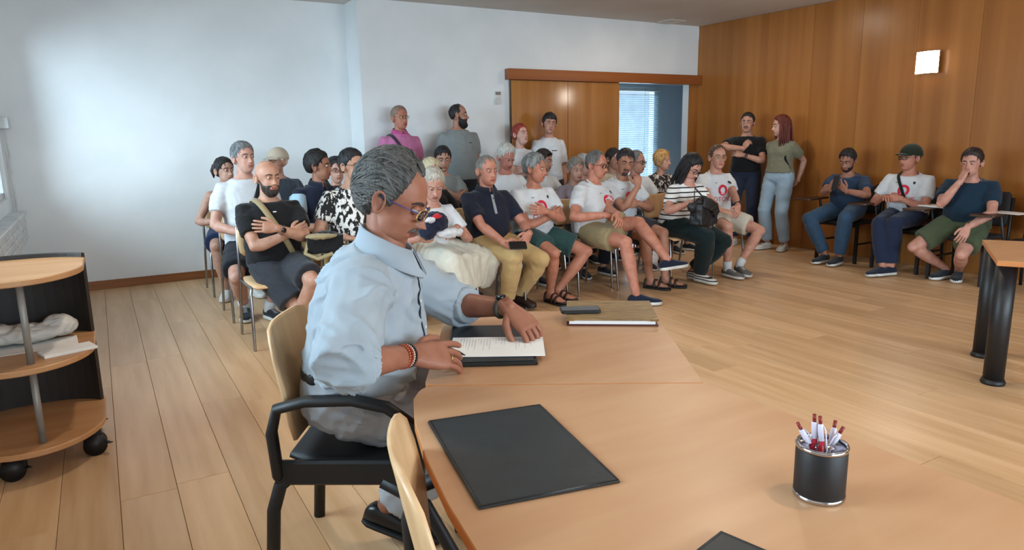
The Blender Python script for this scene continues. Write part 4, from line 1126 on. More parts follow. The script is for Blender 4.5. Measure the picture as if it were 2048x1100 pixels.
def make_armchair(x, y, yaw, label):
    """beech shell on a black frame with looped armrests"""
    r = empty('armchair', (x, y, 0), math.radians(yaw), label=label, cat='chair')
    obj('seat', ply([(-.235, .44, .20, 0), (-.215, .455, .225, 0), (-.05, .452, .23, 0), (.12, .450, .225, 0), (.2, .47, .2, 0)], .014), M_BPL, r)
    obj('backrest', ply([(.185, .50, .17, 0), (.205, .56, .205, -.02), (.225, .66, .225, -.035), (.245, .76, .222, -.035), (.256, .82, .20, -.03), (.262, .85, .165, -.02), (.264, .862, .11, -.012)], .012, 13), M_SHELL, r)
    for sx in (-1, 1):
        obj('leg', tube([(sx*.245, .275, .0), (sx*.24, .250, .30), (sx*.235, .225, .38), (sx*.232, .19, .41)], (.017, .021), n=10, cap='flat'), M_BPL, r)
        obj('leg', tube([(sx*.25, -.33, .0), (sx*.248, -.30, .16), (sx*.243, -.22, .32), (sx*.238, -.09, .395)], (.017, .021), n=10, cap='flat'), M_BPL, r)
        obj('armrest', tube([(sx*.245, .225, .42), (sx*.25, .232, .56), (sx*.252, .21, .635), (sx*.256, .12, .660), (sx*.258, -.02, .664), (sx*.256, -.12, .640), (sx*.252, -.19, .585), (sx*.248, -.215, .50), (sx*.243, -.205, .42)], (.017, .024), n=10, ref=(sx, 0, 0)), M_BPL, r)
        obj('side_panel', box(sx*.238-.012, sx*.238+.012, -.20, .235, .385, .465, .008), M_BPL, r, smooth=False)
    obj('under_frame', box(-.235, .235, -.06, .08, .40, .435, .006), M_BPL, r, smooth=False)
    return r
# ------------------------------------------------------------------ the people
def PD(px, py, depth):
    d = ray(px, py); n = arr(math.sin(YAW), math.cos(YAW), 0); return CAMP+d*depth/(d@n)
def W(px, py, Y): return ('W', PY(px, py, Y))
def WX(px, py, X): return ('W', PX(px, py, X))
def FT(px, py, z=.10): return ('W', PZ(px, py, z))
def crossed(z, y=-.24, up=0):
    return (dict(w=(-.05, y-.02, z+.035), hd=(-1, -.02, .18), hn=(.1, 1, -.1), pole=(1, .1, -.6), curl=.25, thumb=.2),
            dict(w=(.06, y+.03, z-.015), hd=(1, .12, .25), hn=(-.1, 1, 0), pole=(-1, .1, -.6), curl=.3))
WHITE = cloth((206, 209, 213)); BLACK = cloth((22, 22, 24)); NAVY = cloth((26, 32, 52)); GREYT = cloth((128, 134, 134)); DGREY = cloth((62, 70, 80))
PINK = cloth((188, 112, 154)); OLIVE = cloth((120, 118, 98)); BLUET = cloth((42, 62, 88)); TEAL = cloth((20, 44, 62)); KHAKI = cloth((190, 160, 110)); KHAKI2 = cloth((150, 134, 100))
GREENS = cloth((44, 74, 74)); DSHORT = cloth((48, 50, 56)); CREAM = cloth((202, 197, 182)); JEANL = cloth((150, 172, 190)); JEAND = cloth((52, 78, 104)); JEANK = cloth((30, 40, 64)); OLIVS = cloth((76, 86, 62)); DGREEN = cloth((18, 34, 36)); LBLUE = cloth((170, 202, 222)); BEIGE = cloth((196, 180, 160)); DNAVY = cloth((30, 44, 76))
M_FLORAL = mk('cloth_floral', (28, 26, 28), (190, 180, 172), rough=.85, scale=26, detail=2, lo=.52, hi=.58)
M_LEAF = mk('cloth_leaf_print', (22, 22, 24), (226, 226, 222), rough=.85, scale=38, stretch=(1, 1, .55), detail=4, lo=.49, hi=.53)
M_STRP = stripes_mat('cloth_striped', (34, 36, 44), (228, 228, 226), 7.2, 2, .17)
SHB = cloth((30, 32, 40)); SHN = cloth((24, 32, 52)); SHW = mk('shoe_white', (220, 218, 212), rough=.5); SHBR = mk('shoe_brown', (52, 34, 28), rough=.55); SHG = mk('shoe_grey', (104, 104, 104), rough=.6)
def T_(m, **k): return dict(m=m, **k)
R1, R2, R3 = 5.42, 6.28, 6.85
def audience(J, label, dy=0.0, dx=0.0, yaw=0):
    return chair_at(J.loc[0]+dx, J.loc[1]+dy, yaw, label)
CL = 'beech and steel chair under the '

# --- left block
J = person('seated woman with dark ponytail behind the grey-haired man with a strap', PY(447, 316, 7.05), yaw=-2, sex='f', s=.97, look=(25, 0, 0), skin_c=(206, 158, 134),
           hair=dict(style='ear', c=(26, 22, 22), t=.012, tail=([(0, .095, .05), (-.02, .135, .045), (-.03, .15, .0), (-.03, .145, -.06)], [.016, .026, .026, .006])),
           top=T_(cloth((60, 64, 72)), sleeve=0, name='tank_top'), bottom=dict(type='shorts', m=DNAVY), shoes=dict(m=SHW), armR=dict(w=(-.13, -.26, .70)))
audience(J, CL+'woman with the dark ponytail')
J = person('grey-haired man in white T-shirt with black strap, second row left end', PY(485, 286, 5.98), yaw=5, s=1.03, look=(16, -3, 0), skin_c=(214, 160, 138), lean=-.02, wid=1.06, belly=.03,
           hair=dict(style='short', c=(84, 86, 90), c2=(128, 130, 132), t=.014, top=.016), brow=(70, 62, 58), top=T_(WHITE), bottom=dict(type='shorts', m=SHB, len=.8),
           shoes=dict(m=SHB, lace=M_SOLE, sock=WHITE), legR=dict(a=FT(490, 612)), legL=dict(a=FT(538, 615)), armR=dict(w=(-.14, -.28, .715), hd=(.5, -.8, -.2)), armL=dict(w=(.05, -.32, .715), hd=(-.6, -.8, -.1)))
strap(J, BLACK, 1, .018, .45)
decal(J, 'chest_print', annulus(.02, .05, n=10), M_PINK, .0, J.sp(.35)[2])
audience(J, CL+'grey-haired man with the black strap')
cr = crossed(.80)
J = person('bald bearded man in black T-shirt with folded arms, front row left end', PY(533, 321, 5.1), yaw=6, s=1.0, look=(10, 3, 0), skin_c=(204, 150, 122), lean=-.02, wid=1.05, belly=.03,
           beard=dict(c=(40, 30, 28), t=.006, chin=1.2), brow=(40, 30, 26), top=T_(BLACK), bottom=dict(type='shorts', m=DSHORT, len=.86),
           shoes=dict(m=SHB), legR=dict(a=FT(562, 640, .11), toe=(-.1, -1, 0)), legL=dict(a=FT(590, 660, .11), toe=(-.2, -1, 0)), armL=cr[0], armR=cr[1])
strap(J, KHAKI2, -1, .02, .5); watch(J, 0, M_STEEL, M_SCREEN)
decal(J, 'chest_print', ([(-.012, .004), (.012, .004), (.012, -.004), (-.012, -.004)], [(0, 3, 2, 1)]), WHITE, .0, J.sp(.9)[2]-.035)
audience(J, CL+'bald man with folded arms')
J = person('man in beige cap and charcoal T-shirt turned to the left', PY(553, 299, 7.25), yaw=0, s=1.0, look=(-62, 5, 0), skin_c=(200, 146, 124), wid=1.0,
           hair=dict(style='short', c=(150, 146, 140), t=.006), top=T_(DGREY), bottom=dict(type='trousers', m=SHB), shoes=dict(m=SHB), spec=dict(mat=M_GOLD, shape='round'))
cap_hat(J.root, J.HM, {}, BEIGE)
audience(J, CL+'man in the beige cap')
J = person('dark-haired man in navy polo with pale blue sleeves and number one', PY(637, 304, 5.98), yaw=14, s=1.02, look=(42, 2, 0), skin_c=(184, 126, 98), wid=1.05,
           hair=dict(style='short', c=(22, 20, 20), t=.018, top=.012, back=.012), top=T_(NAVY, name='polo_shirt', collar='polo', sleeve=.42), bottom=dict(type='trousers', m=KHAKI), shoes=dict(m=SHB))
for sd, S, E_, wr, hd, hn, A in J.arms:
    pts = [S+(E_-S)*t for t in (.02, .2, .4, .62)]
    V, Nn, Fc = remesh(tube(pts, [.079, .077, .074, .072], n=16, cap='flat'), .012, 2); obj('sleeve', (wrinkle(V, Nn, .004, seed=3), Fc), LBLUE, J.shirt)
    c = S+(E_-S)*.63; obj('cuff', tube([c, S+(E_-S)*.67], .073, n=18, cap='flat'), NAVY, J.shirt)
decal(J, 'number_print', text_mesh('1', .11), WHITE, -.07, J.sp(.62)[2]-.02, .004)
audience(J, CL+'man in the navy and pale blue polo')
J = person('dark-haired woman with glasses in white and pale blue top', PY(671, 316, 6.78), yaw=0, sex='f', s=.96, look=(-2, 4, 0), skin_c=(214, 160, 136), hair=dict(style='ear', c=(24, 22, 24), t=.016, top=.014, nz=.008), brow=(30, 24, 24),
           top=T_(LBLUE, cm=WHITE), bottom=dict(type='trousers', m=JEAND), shoes=dict(m=SHB), spec=dict(mat=M_FRAME, shape='round'))
audience(J, CL+'dark-haired woman with glasses')
J = person('man in black and white leaf-print shirt behind the reading man\'s head', PY(703, 300, 5.2), yaw=8, s=1.0, look=(20, 3, 0), skin_c=(206, 154, 126), hair=dict(style='short', c=(20, 20, 22), t=.014, top=.012), brow=(24, 22, 22), wid=1.08, belly=.03,
           top=T_(M_LEAF, name='shirt'), bottom=dict(type='shorts', m=KHAKI2), shoes=dict(m=SHB), spec=dict(mat=M_FRAME, lens=M_DARKLENS, k=1.15), armR=dict(w=(-.17, -.24, .71)))
audience(J, CL+'man in the leaf-print shirt')

# --- standing at the back wall
J = person('standing man in pink polo with dark shoulder strap', PY(799, 213, 7.15), yaw=2, stand=True, s=1.0, look=(12, 0, 0), skin_c=(202, 128, 104), hair=dict(style='recede', c=(120, 98, 84), c2=(150, 128, 112), t=.010), brow=(110, 80, 66), wid=1.04, belly=.02,
           top=T_(PINK, name='polo_shirt', collar='polo', cm=cloth((186, 76, 136))), bottom=dict(type='trousers', m=JEAND), shoes=dict(m=SHB), spec=dict(mat=M_GOLD, k=.9))
strap(J, cloth((58, 48, 62)), -1, .016, .55)
J = person('standing bald man with full black beard in grey T-shirt', PY(917, 208, 7.15), yaw=4, stand=True, s=1.03, look=(56, 0, 0), skin_c=(190, 134, 108), wid=1.12, belly=.035, head=dict(nose=1.1), hair=dict(style='horseshoe', c=(24, 22, 22), t=.004, top=0), beard=dict(c=(16, 15, 16), t=.014, chin=1.4), brow=(24, 20, 20),
           top=T_(GREYT), bottom=dict(type='trousers', m=SHB), shoes=dict(m=SHB))
decal(J, 'chest_print', ([(-.02, .003), (.02, .006), (.02, -.002), (-.02, -.005)], [(0, 3, 2, 1)]), M_INK, .075, J.sp(.72)[2])
J = person('standing young woman with tied red hair in white T-shirt', PY(1041, 248, 7.12), yaw=0, stand=True, sex='f', s=.92, wid=.9, look=(14, -8, 0), skin_c=(226, 172, 152), hair=dict(style='ear', c=(104, 34, 26), t=.010, tail=([(0, .10, .03), (-.01, .125, .02), (0, .12, -.03)], [.02, .028, .008])), brow=(90, 40, 30),
           top=T_(WHITE), bottom=dict(type='trousers', m=JEANL), shoes=dict(m=SHW), armL=dict(w=(-.06, -.22, 1.02), hd=(-1, 0, .1), hn=(0, 1, 0), pole=(1, 0, -.5)), armR=dict(w=(.06, -.2, .98), hd=(1, 0, .1), hn=(0, 1, 0), pole=(-1, 0, -.5)))
J = person('standing dark-haired boy in white T-shirt before the sliding door', PY(1099, 227, 7.12), yaw=-8, stand=True, s=.96, look=(-12, 2, 6), skin_c=(206, 146, 122), hair=dict(style='fringe', c=(22, 20, 22), t=.016, top=.012, nz=.006), brow=(26, 22, 22), wid=.95,
           top=T_(WHITE, sleeve=.8), armR=dict(w=(-.19, -.10, .80)), armL=dict(w=(.19, -.06, .80)), bottom=dict(type='trousers', m=DSHORT), shoes=dict(m=SHW))
decal(J, 'chest_print', ([(-.036, .005), (.036, .005), (.036, -.005), (-.036, -.005)], [(0, 3, 2, 1)]), M_INK, .02, J.sp(.68)[2])

# --- middle of the audience
J = person('seated woman with short white hair in white T-shirt and long skirt', PY(866, 338, 4.9), yaw=0, sex='f', wid=.92, s=.98, lean=.08, look=(-14, 24, 0), skin_c=(206, 146, 124), hair=dict(style='ear', c=(146, 140, 130), c2=(184, 178, 166), t=.014, top=.01, nz=.006), brow=(120, 104, 92),
           top=T_(WHITE), bottom=dict(type='skirt', m=CREAM, wr=.012), shoes=dict(m=SHB, lace=SHW), legL=dict(a=FT(938, 590, .13), toe=(.8, -.7, -.1), pole=(0, -.6, 1)), legR=dict(a=FT(935, 625, .11), toe=(.3, -1, 0)),
           armL=dict(w=W(912, 455, 4.72), hd=(-.7, -.5, -.3), hn=(0, .4, -1)), armR=dict(w=W(838, 478, 4.72), hd=(.8, -.5, 0), hn=(.2, .8, .4), curl=.7))
JWT = J
audience(J, CL+'woman in the long cream skirt', .02)
watch(J, 0, mk('bracelet_dark_red', (96, 30, 34), rough=.5), mk('bracelet_pearl', (226, 190, 180), rough=.4), .05, .028)
J = person('seated woman with pale blonde hair and sunglasses in black T-shirt', PY(862, 318, 5.9), yaw=6, sex='f', s=.98, look=(-4, 4, 0), skin_c=(214, 160, 140), hair=dict(style='ear', c=(186, 172, 138), c2=(212, 200, 168), t=.016, top=.012), brow=(120, 100, 80),
           top=T_(BLACK), bottom=dict(type='trousers', m=SHB), shoes=dict(m=SHB), spec=dict(mat=M_FRAME, lens=M_DARKLENS, z=.036, k=1.1))
audience(J, CL+'blonde woman in the black T-shirt')
cr = crossed(.83)
J = person('seated young dark-haired man in grey T-shirt with folded arms', PY(885, 295, 6.62), yaw=0, s=1.0, look=(-16, 10, 0), skin_c=(196, 144, 118), hair=dict(style='short', c=(20, 18, 20), t=.016, top=.014, nz=.007), brow=(24, 20, 20), top=T_(GREYT), bottom=dict(type='trousers', m=SHB), shoes=dict(m=SHB), armL=cr[0], armR=cr[1])
audience(J, CL+'young man in the grey T-shirt')
J = person('seated man with grey crew cut in navy polo and khaki trousers', PY(974, 312, 5.06), yaw=0, s=1.0, look=(4, 4, 0), skin_c=(206, 136, 112), lean=-.01, wid=1.0, belly=.04, head=dict(jaw=1.04), hair=dict(style='recede', c=(96, 90, 86), c2=(130, 124, 118), t=.006, top=.004), brow=(96, 74, 62),
           top=T_(cloth((24, 28, 44)), name='polo_shirt', collar='polo', sleeve=.7), bottom=dict(type='trousers', m=KHAKI), shoes=dict(m=SHBR, sole=M_SOLED),
           legR=dict(a=FT(1014, 600, .11), toe=(.15, -1, 0), pole=(-.05, -.6, 1)), legL=dict(a=FT(1036, 588, .11), toe=(.2, -1, 0), pole=(.12, -.6, 1)), armR=dict(w=W(1008, 485, 4.68), hd=(.7, -.5, -.3), hn=(.6, .6, -.5), curl=.5), armL=dict(w=W(1058, 468, 4.70), hd=(-.7, -.4, -.5), hn=(-.3, .8, -.4), curl=.5))
JNV = J
decal(J, 'placket', ([(-.012, 0), (.012, 0), (.012, -.05), (.012, -.1), (.012, -.15), (-.012, -.15), (-.012, -.1), (-.012, -.05)], [(0, 7, 2, 1), (7, 6, 3, 2), (6, 5, 4, 3)]), mk('cloth_pale_trim', (150, 152, 160), rough=.8), J.NB[0]+.005, J.NB[2]-.035, .003)
watch(J, 0, M_BPL, M_SCREEN, .03, .029)
audience(J, CL+'man in the navy polo and khaki trousers')
J = person('seated white-haired man in white T-shirt looking down, second row', PY(1012, 290, 5.98), yaw=0, s=1.0, look=(4, 22, 0), skin_c=(196, 124, 104), hair=dict(style='short', c=(166, 162, 154), c2=(196, 192, 186), t=.018, top=.014, nz=.008), brow=(130, 116, 106), top=T_(WHITE), bottom=dict(type='shorts', m=DSHORT), shoes=dict(m=SHB))
audience(J, CL+'white-haired man looking down')
cr = crossed(.76, -.25)
J = person('seated grey-haired man in white T-shirt and green shorts, arms folded', PY(1070, 309, 5.13), yaw=4, s=1.0, look=(34, 6, 0), skin_c=(204, 134, 106), lean=.03, wid=1.0, belly=.05, head=dict(jaw=1.03, nose=1.1), hair=dict(style='short', c=(84, 86, 86), c2=(136, 138, 136), t=.015, top=.014, nz=.006), brow=(96, 84, 76),
           top=T_(WHITE, logo=.95), bottom=dict(type='shorts', m=GREENS, len=.72), shoes=dict(m=SHBR, sole=M_SOLED, style='sandal'), legR=dict(a=FT(1100, 585, .09), toe=(.1, -1, 0), bare=1), legL=dict(a=FT(1115, 580, .09), toe=(.35, -1, 0), pole=(1.1, -.6, 1), bare=1), armL=cr[0], armR=cr[1])
audience(J, CL+'man in the green shorts')
J = person('person with dark hair and sunglasses on top, behind the folded-arms man', PY(1088, 300, 6.64), yaw=0, sex='f', wid=.9, s=.97, look=(30, 8, 0), skin_c=(200, 146, 120), hair=dict(style='ear', c=(34, 26, 24), t=.016, top=.01), top=T_(WHITE), bottom=dict(type='trousers', m=SHB), shoes=dict(m=SHB), spec=dict(mat=M_FRAME, lens=M_DARKLENS, z=.085, y=-.075, k=1.05))
audience(J, CL+'dark-haired person with sunglasses on top')
J = person('man in black-framed glasses and white T-shirt with crossed legs, khaki shorts', PY(1194, 303, 5.08), yaw=42, twist=-26, s=1.07, look=(8, 9, -2), skin_c=(204, 132, 106), lean=.05, wid=.98, belly=.04, head=dict(jaw=1.06, nose=1.1), hair=dict(style='recede', c=(74, 72, 72), c2=(108, 106, 104), t=.010, top=.006), brow=(80, 66, 58),
           top=T_(WHITE, logo=1.0), bottom=dict(type='shorts', m=KHAKI2, len=.72), shoes=dict(m=SHN, sock=None, lace=None), legR=dict(a=FT(1272, 588, .10), toe=(.35, -1, 0)), legL=dict(a=FT(1334, 518, .36), toe=(.75, -.75, .05), pole=(.3, -.5, 1)),
           armR=dict(w=W(1210, 430, 4.72), hd=(.9, -.3, -.1), hn=(0, .5, -1), curl=.5), armL=dict(w=W(1235, 428, 4.70), hd=(-.7, -.3, -.4), hn=(0, .6, -.8), curl=.5), spec=dict(mat=M_FRAME, k=1.05))
JOT = J
audience(J, CL+'man with crossed legs and khaki shorts', .06)
J = person('elderly woman with grey hair between the two front-row T-shirt men', PY(1152, 316, 6.0), yaw=-4, sex='f', s=.95, look=(-6, 6, 0), skin_c=(206, 152, 130), hair=dict(style='ear', c=(108, 102, 96), c2=(146, 140, 132), t=.016, top=.01, nz=.007), brow=(120, 104, 94), top=T_(cloth((150, 140, 150))), bottom=dict(type='trousers', m=SHB), shoes=dict(m=SHB))
audience(J, CL+'elderly woman with grey hair')
J = person('white-haired person half hidden behind the elderly grey-haired woman', PY(1168, 309, 6.64), yaw=0, wid=.92, s=.96, look=(8, 4, 0), skin_c=(210, 158, 136), hair=dict(style='short', c=(140, 138, 134), c2=(172, 170, 166), t=.014), top=T_(cloth((120, 108, 96))), bottom=dict(type='trousers', m=SHB), shoes=dict(m=SHB))
audience(J, CL+'half hidden white-haired person')
J = person('dark-haired person in the back row behind the black-framed glasses man', PY(1228, 298, 6.72), yaw=0, wid=.92, sex='f', s=.96, look=(10, 4, 0), skin_c=(216, 166, 146), hair=dict(style='ear', c=(28, 24, 24), t=.014), top=T_(cloth((190, 178, 160))), bottom=dict(type='trousers', m=SHB), shoes=dict(m=SHB))
audience(J, CL+'dark-haired person of the back row')
J = person('dark-haired goateed man in white T-shirt with fist at his chin', PY(1250, 299, 5.24), yaw=8, twist=-10, s=1.0, look=(-20, 14, 8), skin_c=(190, 132, 104), lean=.06, wid=.98, belly=.03, hair=dict(style='short', c=(28, 26, 28), t=.012, top=.010), beard=dict(c=(64, 54, 50), t=.003, full=False), stache=(44, 36, 34), brow=(26, 22, 22),
           top=T_(WHITE, logo=.95), bottom=dict(type='shorts', m=DSHORT, len=.78), shoes=dict(m=SHBR, sole=M_SOLED, style='sandal'), legR=dict(a=FT(1300, 558, .09), toe=(.3, -1, 0), bare=1), legL=dict(a=FT(1330, 555, .09), toe=(.5, -1, 0), bare=1, pole=(.2, -.6, 1)),
           armR=dict(w=W(1276, 372, 5.04), hd=(.1, .2, 1), hn=(.5, 1, .0), pole=(-.2, -.6, -1), curl=1.0), armL=dict(w=(.0, -.26, .78), hd=(-1, 0, 0), hn=(0, 1, 0), pole=(1, 0, -.5)))
audience(J, CL+'man with his fist at his chin', .02)
J = person('grey-haired man with glasses behind the goateed man', PY(1274, 303, 6.0), yaw=0, s=.98, look=(24, 6, 0), skin_c=(196, 136, 112), hair=dict(style='recede', c=(80, 78, 78), c2=(120, 118, 116), t=.012), top=T_(WHITE), bottom=dict(type='trousers', m=SHB), shoes=dict(m=SHB), spec=dict(mat=M_FRAME, k=.95))
audience(J, CL+'man with glasses behind the goateed man')
J = person('woman with curly blonde hair and dark floral blouse', PY(1326, 302, 6.6), yaw=4, sex='f', s=.96, look=(16, 0, 0), skin_c=(216, 160, 134), hair=dict(style='bob', c=(150, 104, 58), c2=(206, 164, 104), t=.022, top=.014, nz=.016, nsc=(70, 70, 70), n=420, len=.030), brow=(120, 84, 52), top=T_(M_FLORAL, name='blouse'), bottom=dict(type='trousers', m=SHB), shoes=dict(m=SHB))
audience(J, CL+'curly blonde woman')
J = person('woman with long dark hair and glasses in striped T-shirt, looking down', PY(1384, 308, 4.86), yaw=-2, sex='f', s=1.0, wid=1.0, belly=.02, lean=.16, look=(6, 36, 0), skin_c=(212, 152, 130), hair=dict(style='ear', c=(18, 16, 18), t=.016, top=.006, long=[(62, 150, 12, .06, .30, .10, -.03, .020), (-150, -62, 12, .06, .30, .10, -.03, .020), (150, 210, 8, .05, .26, .0, .0, .022)]), brow=(24, 20, 20),
           top=T_(M_STRP), bottom=dict(type='trousers', m=DGREEN, inf=.018, flare=.02), shoes=dict(m=stripes_mat('shoe_striped', (30, 34, 44), (214, 212, 206), 14, 2, .4)), legR=dict(a=FT(1400, 545, .10), toe=(.1, -1, 0)), legL=dict(a=FT(1385, 540, .10), toe=(.1, -1, 0), pole=(.3, -.5, 1)),
           armR=dict(w=W(1385, 404, 4.6), hd=(.9, -.4, .2), hn=(0, .5, -.9), curl=.5), armL=dict(w=W(1424, 402, 4.56), hd=(-.5, -.5, .2), hn=(-.3, .9, -.3), curl=.8), spec=dict(mat=M_FRAME, shape='round', k=1.05))
audience(J, CL+'woman in the striped T-shirt', .04)
J = person('man with brown hair and thin glasses in white T-shirt and cream shorts', PY(1437, 291, 5.2), yaw=-6, s=1.0, look=(-18, 2, 0), skin_c=(212, 152, 128), head=dict(jaw=.94, nose=1.1), hair=dict(style='recede', c=(66, 44, 34), c2=(92, 66, 50), t=.012, top=.008), brow=(70, 48, 38),
           top=T_(WHITE, logo=1.0), bottom=dict(type='shorts', m=CREAM, len=.72), shoes=dict(m=SHG, sock=WHITE, lace=M_SOLE), legR=dict(a=FT(1455, 535, .10), toe=(.1, -1, 0)), legL=dict(a=FT(1478, 530, .11), toe=(-.2, -1, 0), pole=(1.2, -.5, 1)),
           armL=dict(w=W(1484, 432, 4.7), hd=(-.6, -.5, -.5), hn=(-.3, .8, -.6), curl=.5), armR=dict(w=W(1452, 440, 4.68), hd=(.8, -.5, -.2), hn=(.1, .4, -1), curl=.4), spec=dict(mat=M_GOLD, k=.95))
watch(J, 0, M_BPL, M_SCREEN, .05, .031)
audience(J, CL+'man in the cream shorts')

# --- at the wooden wall
J = person('standing dark-haired man in black T-shirt against the wooden wall', PX(1496, 226, 6.98), yaw=-52, stand=True, s=1.0, look=(-8, 0, 0), skin_c=(200, 146, 120), hair=dict(style='short', c=(22, 20, 20), t=.010, top=.010), brow=(26, 22, 22), stache=(50, 38, 34), top=T_(BLACK), bottom=dict(type='trousers', m=cloth((34, 42, 62))), shoes=dict(m=SHW),
           armR=dict(w=(-.02, -.26, 1.22), hd=(.4, -.1, .6), hn=(.6, .6, 0), pole=(-1, .1, .1), curl=.8), armL=dict(w=(-.02, -.24, 1.14), hd=(-1, -.2, .25), hn=(0, 1, -.2), pole=(1, .1, -.6), curl=.4))
watch(J, 0, M_BPL, M_SCREEN, .03, .028)
J = person('standing woman with long auburn hair, olive T-shirt and pale jeans', PX(1563, 231, 7.0), yaw=-84, stand=True, sex='f', s=.95, look=(-38, 6, 0), skin_c=(218, 166, 144), hair=dict(style='ear', c=(78, 30, 24), c2=(112, 50, 38), t=.012, top=.008, long=[(60, 150, 10, .05, .36, .06, -.02, .017), (-150, -60, 10, .05, .36, .06, -.02, .017), (150, 210, 7, .05, .34, 0, .02, .02)]), brow=(90, 44, 36),
           top=T_(OLIVE, t0=.02), bottom=dict(type='trousers', m=JEANL, rise=.26, inf=.012, flare=.018), shoes=dict(m=SHW, lace=M_INK), legR=dict(a=(-.10, -.03, .09)), legL=dict(a=(.10, .03, .09)),
           armL=dict(w=(.15, .15, .84), hd=(-.8, .2, -.3), hn=(0, -1, 0), pole=(.25, 1, 0)), armR=dict(w=(-.15, .15, .84), hd=(.8, .2, -.3), hn=(0, -1, 0), pole=(-.25, 1, 0)))
obj('backpack_strap', tube([J.arms[0][1]+arr(-.06, .06, .03), J.arms[0][1]+arr(-.05, -.02, .065), J.arms[0][1]+arr(-.055, -.085, -.02), J.arms[0][1]+arr(-.03, -.09, -.15), J.arms[0][1]+arr(.0, -.02, -.28)], (.02, .005), n=8, ref=(0, 0, 1)), BLACK, J.root)
J = person('seated dark-haired man in navy T-shirt looking at a phone', PX(1697, 299, 7.0), yaw=-82, s=1.0, look=(2, 22, 0), skin_c=(176, 118, 94), lean=.08, wid=1.02, belly=.03, hair=dict(style='short', c=(20, 18, 18), t=.012, top=.012), beard=dict(c=(28, 22, 22), t=.0025), brow=(22, 18, 18), top=T_(BLUET), bottom=dict(type='trousers', m=JEAND), shoes=dict(m=SHB),
           legR=dict(a=FT(1650, 508, .10), toe=(-.1, -1, 0), pole=(-.8, -.6, 1)), legL=dict(a=FT(1678, 512, .10), toe=(0, -1, 0)), armR=dict(w=WX(1660, 378, 6.62), hd=(.5, -.3, .8), hn=(.6, .6, .2), curl=.7, pole=(-.8, 0, -.8)), armL=dict(w=WX(1692, 382, 6.66), hd=(-.5, -.4, .6), hn=(-.2, .8, .6), curl=.5, pole=(.9, 0, -.6)))
J29 = J
tchair_at(J.loc[0]+.02, J.loc[1], -90, 'dark tablet-arm chair under the man looking at a phone')
J = person('seated man in green cap and white T-shirt with black strap', PX(1822, 292, 6.98), yaw=-80, s=1.0, look=(-26, 2, 0), skin_c=(206, 136, 112), lean=.05, belly=.04, wid=1.04, hair=dict(style='short', c=(70, 56, 48), t=.005, top=0), brow=(70, 52, 44), top=T_(WHITE, logo=1.0, cm=BLACK), bottom=dict(type='trousers', m=JEANK), shoes=dict(m=SHN),
           legR=dict(a=FT(1765, 532, .10), toe=(-.3, -1, 0)), legL=dict(a=FT(1782, 532, .10), toe=(-.5, -1, 0), pole=(-.1, -.6, 1)), armR=dict(w=(-.14, -.24, .76), hd=(.5, -.8, 0)), armL=dict(w=(.02, -.29, .75), hd=(-1, -.1, 0), hn=(0, .9, -.3)), spec=dict(mat=M_FRAME))
cap_hat(J.root, J.HM, {}, cloth((34, 42, 30))); strap(J, BLACK, -1, .014, .5)
tchair_at(J.loc[0]+.03, J.loc[1], -90, 'dark tablet-arm chair under the man in the green cap')
J = person('seated man in dark teal T-shirt and olive shorts, fist at mouth', PX(1946, 299, 6.85), yaw=-74, s=1.03, look=(-6, 8, 0), skin_c=(214, 152, 132), lean=.06, wid=1.03, belly=.05, head=dict(fat=.006), hair=dict(style='short', c=(32, 24, 22), t=.018, top=.014), brow=(40, 28, 24), top=T_(TEAL), bottom=dict(type='shorts', m=OLIVS, len=.78), shoes=dict(m=SHB),
           legR=dict(a=FT(1893, 537, .10), toe=(-.4, -1, 0), pole=(-.4, -.6, 1)), legL=dict(a=FT(1918, 540, .10), toe=(.1, -1, 0), pole=(.3, -.6, 1)), armR=dict(w=WX(1921, 362, 6.72), hd=(.2, .2, .8), hn=(.7, .8, .2), pole=(-.6, -.3, -1), curl=1.0), armL=dict(w=WX(1935, 455, 6.55), hd=(-.2, -.5, -.8), hn=(-.5, .8, -.3), pole=(1, .2, -.2), curl=.4))
sgl = project(J, [(0, J.NB[2]-.09)], .01)[0]
tchair_at(J.loc[0]+.06, J.loc[1], -90, 'dark tablet-arm chair under the man in olive shorts')
tchair_at(6.95, 2.86, -90, 'empty-looking dark tablet-arm chair at the right edge')
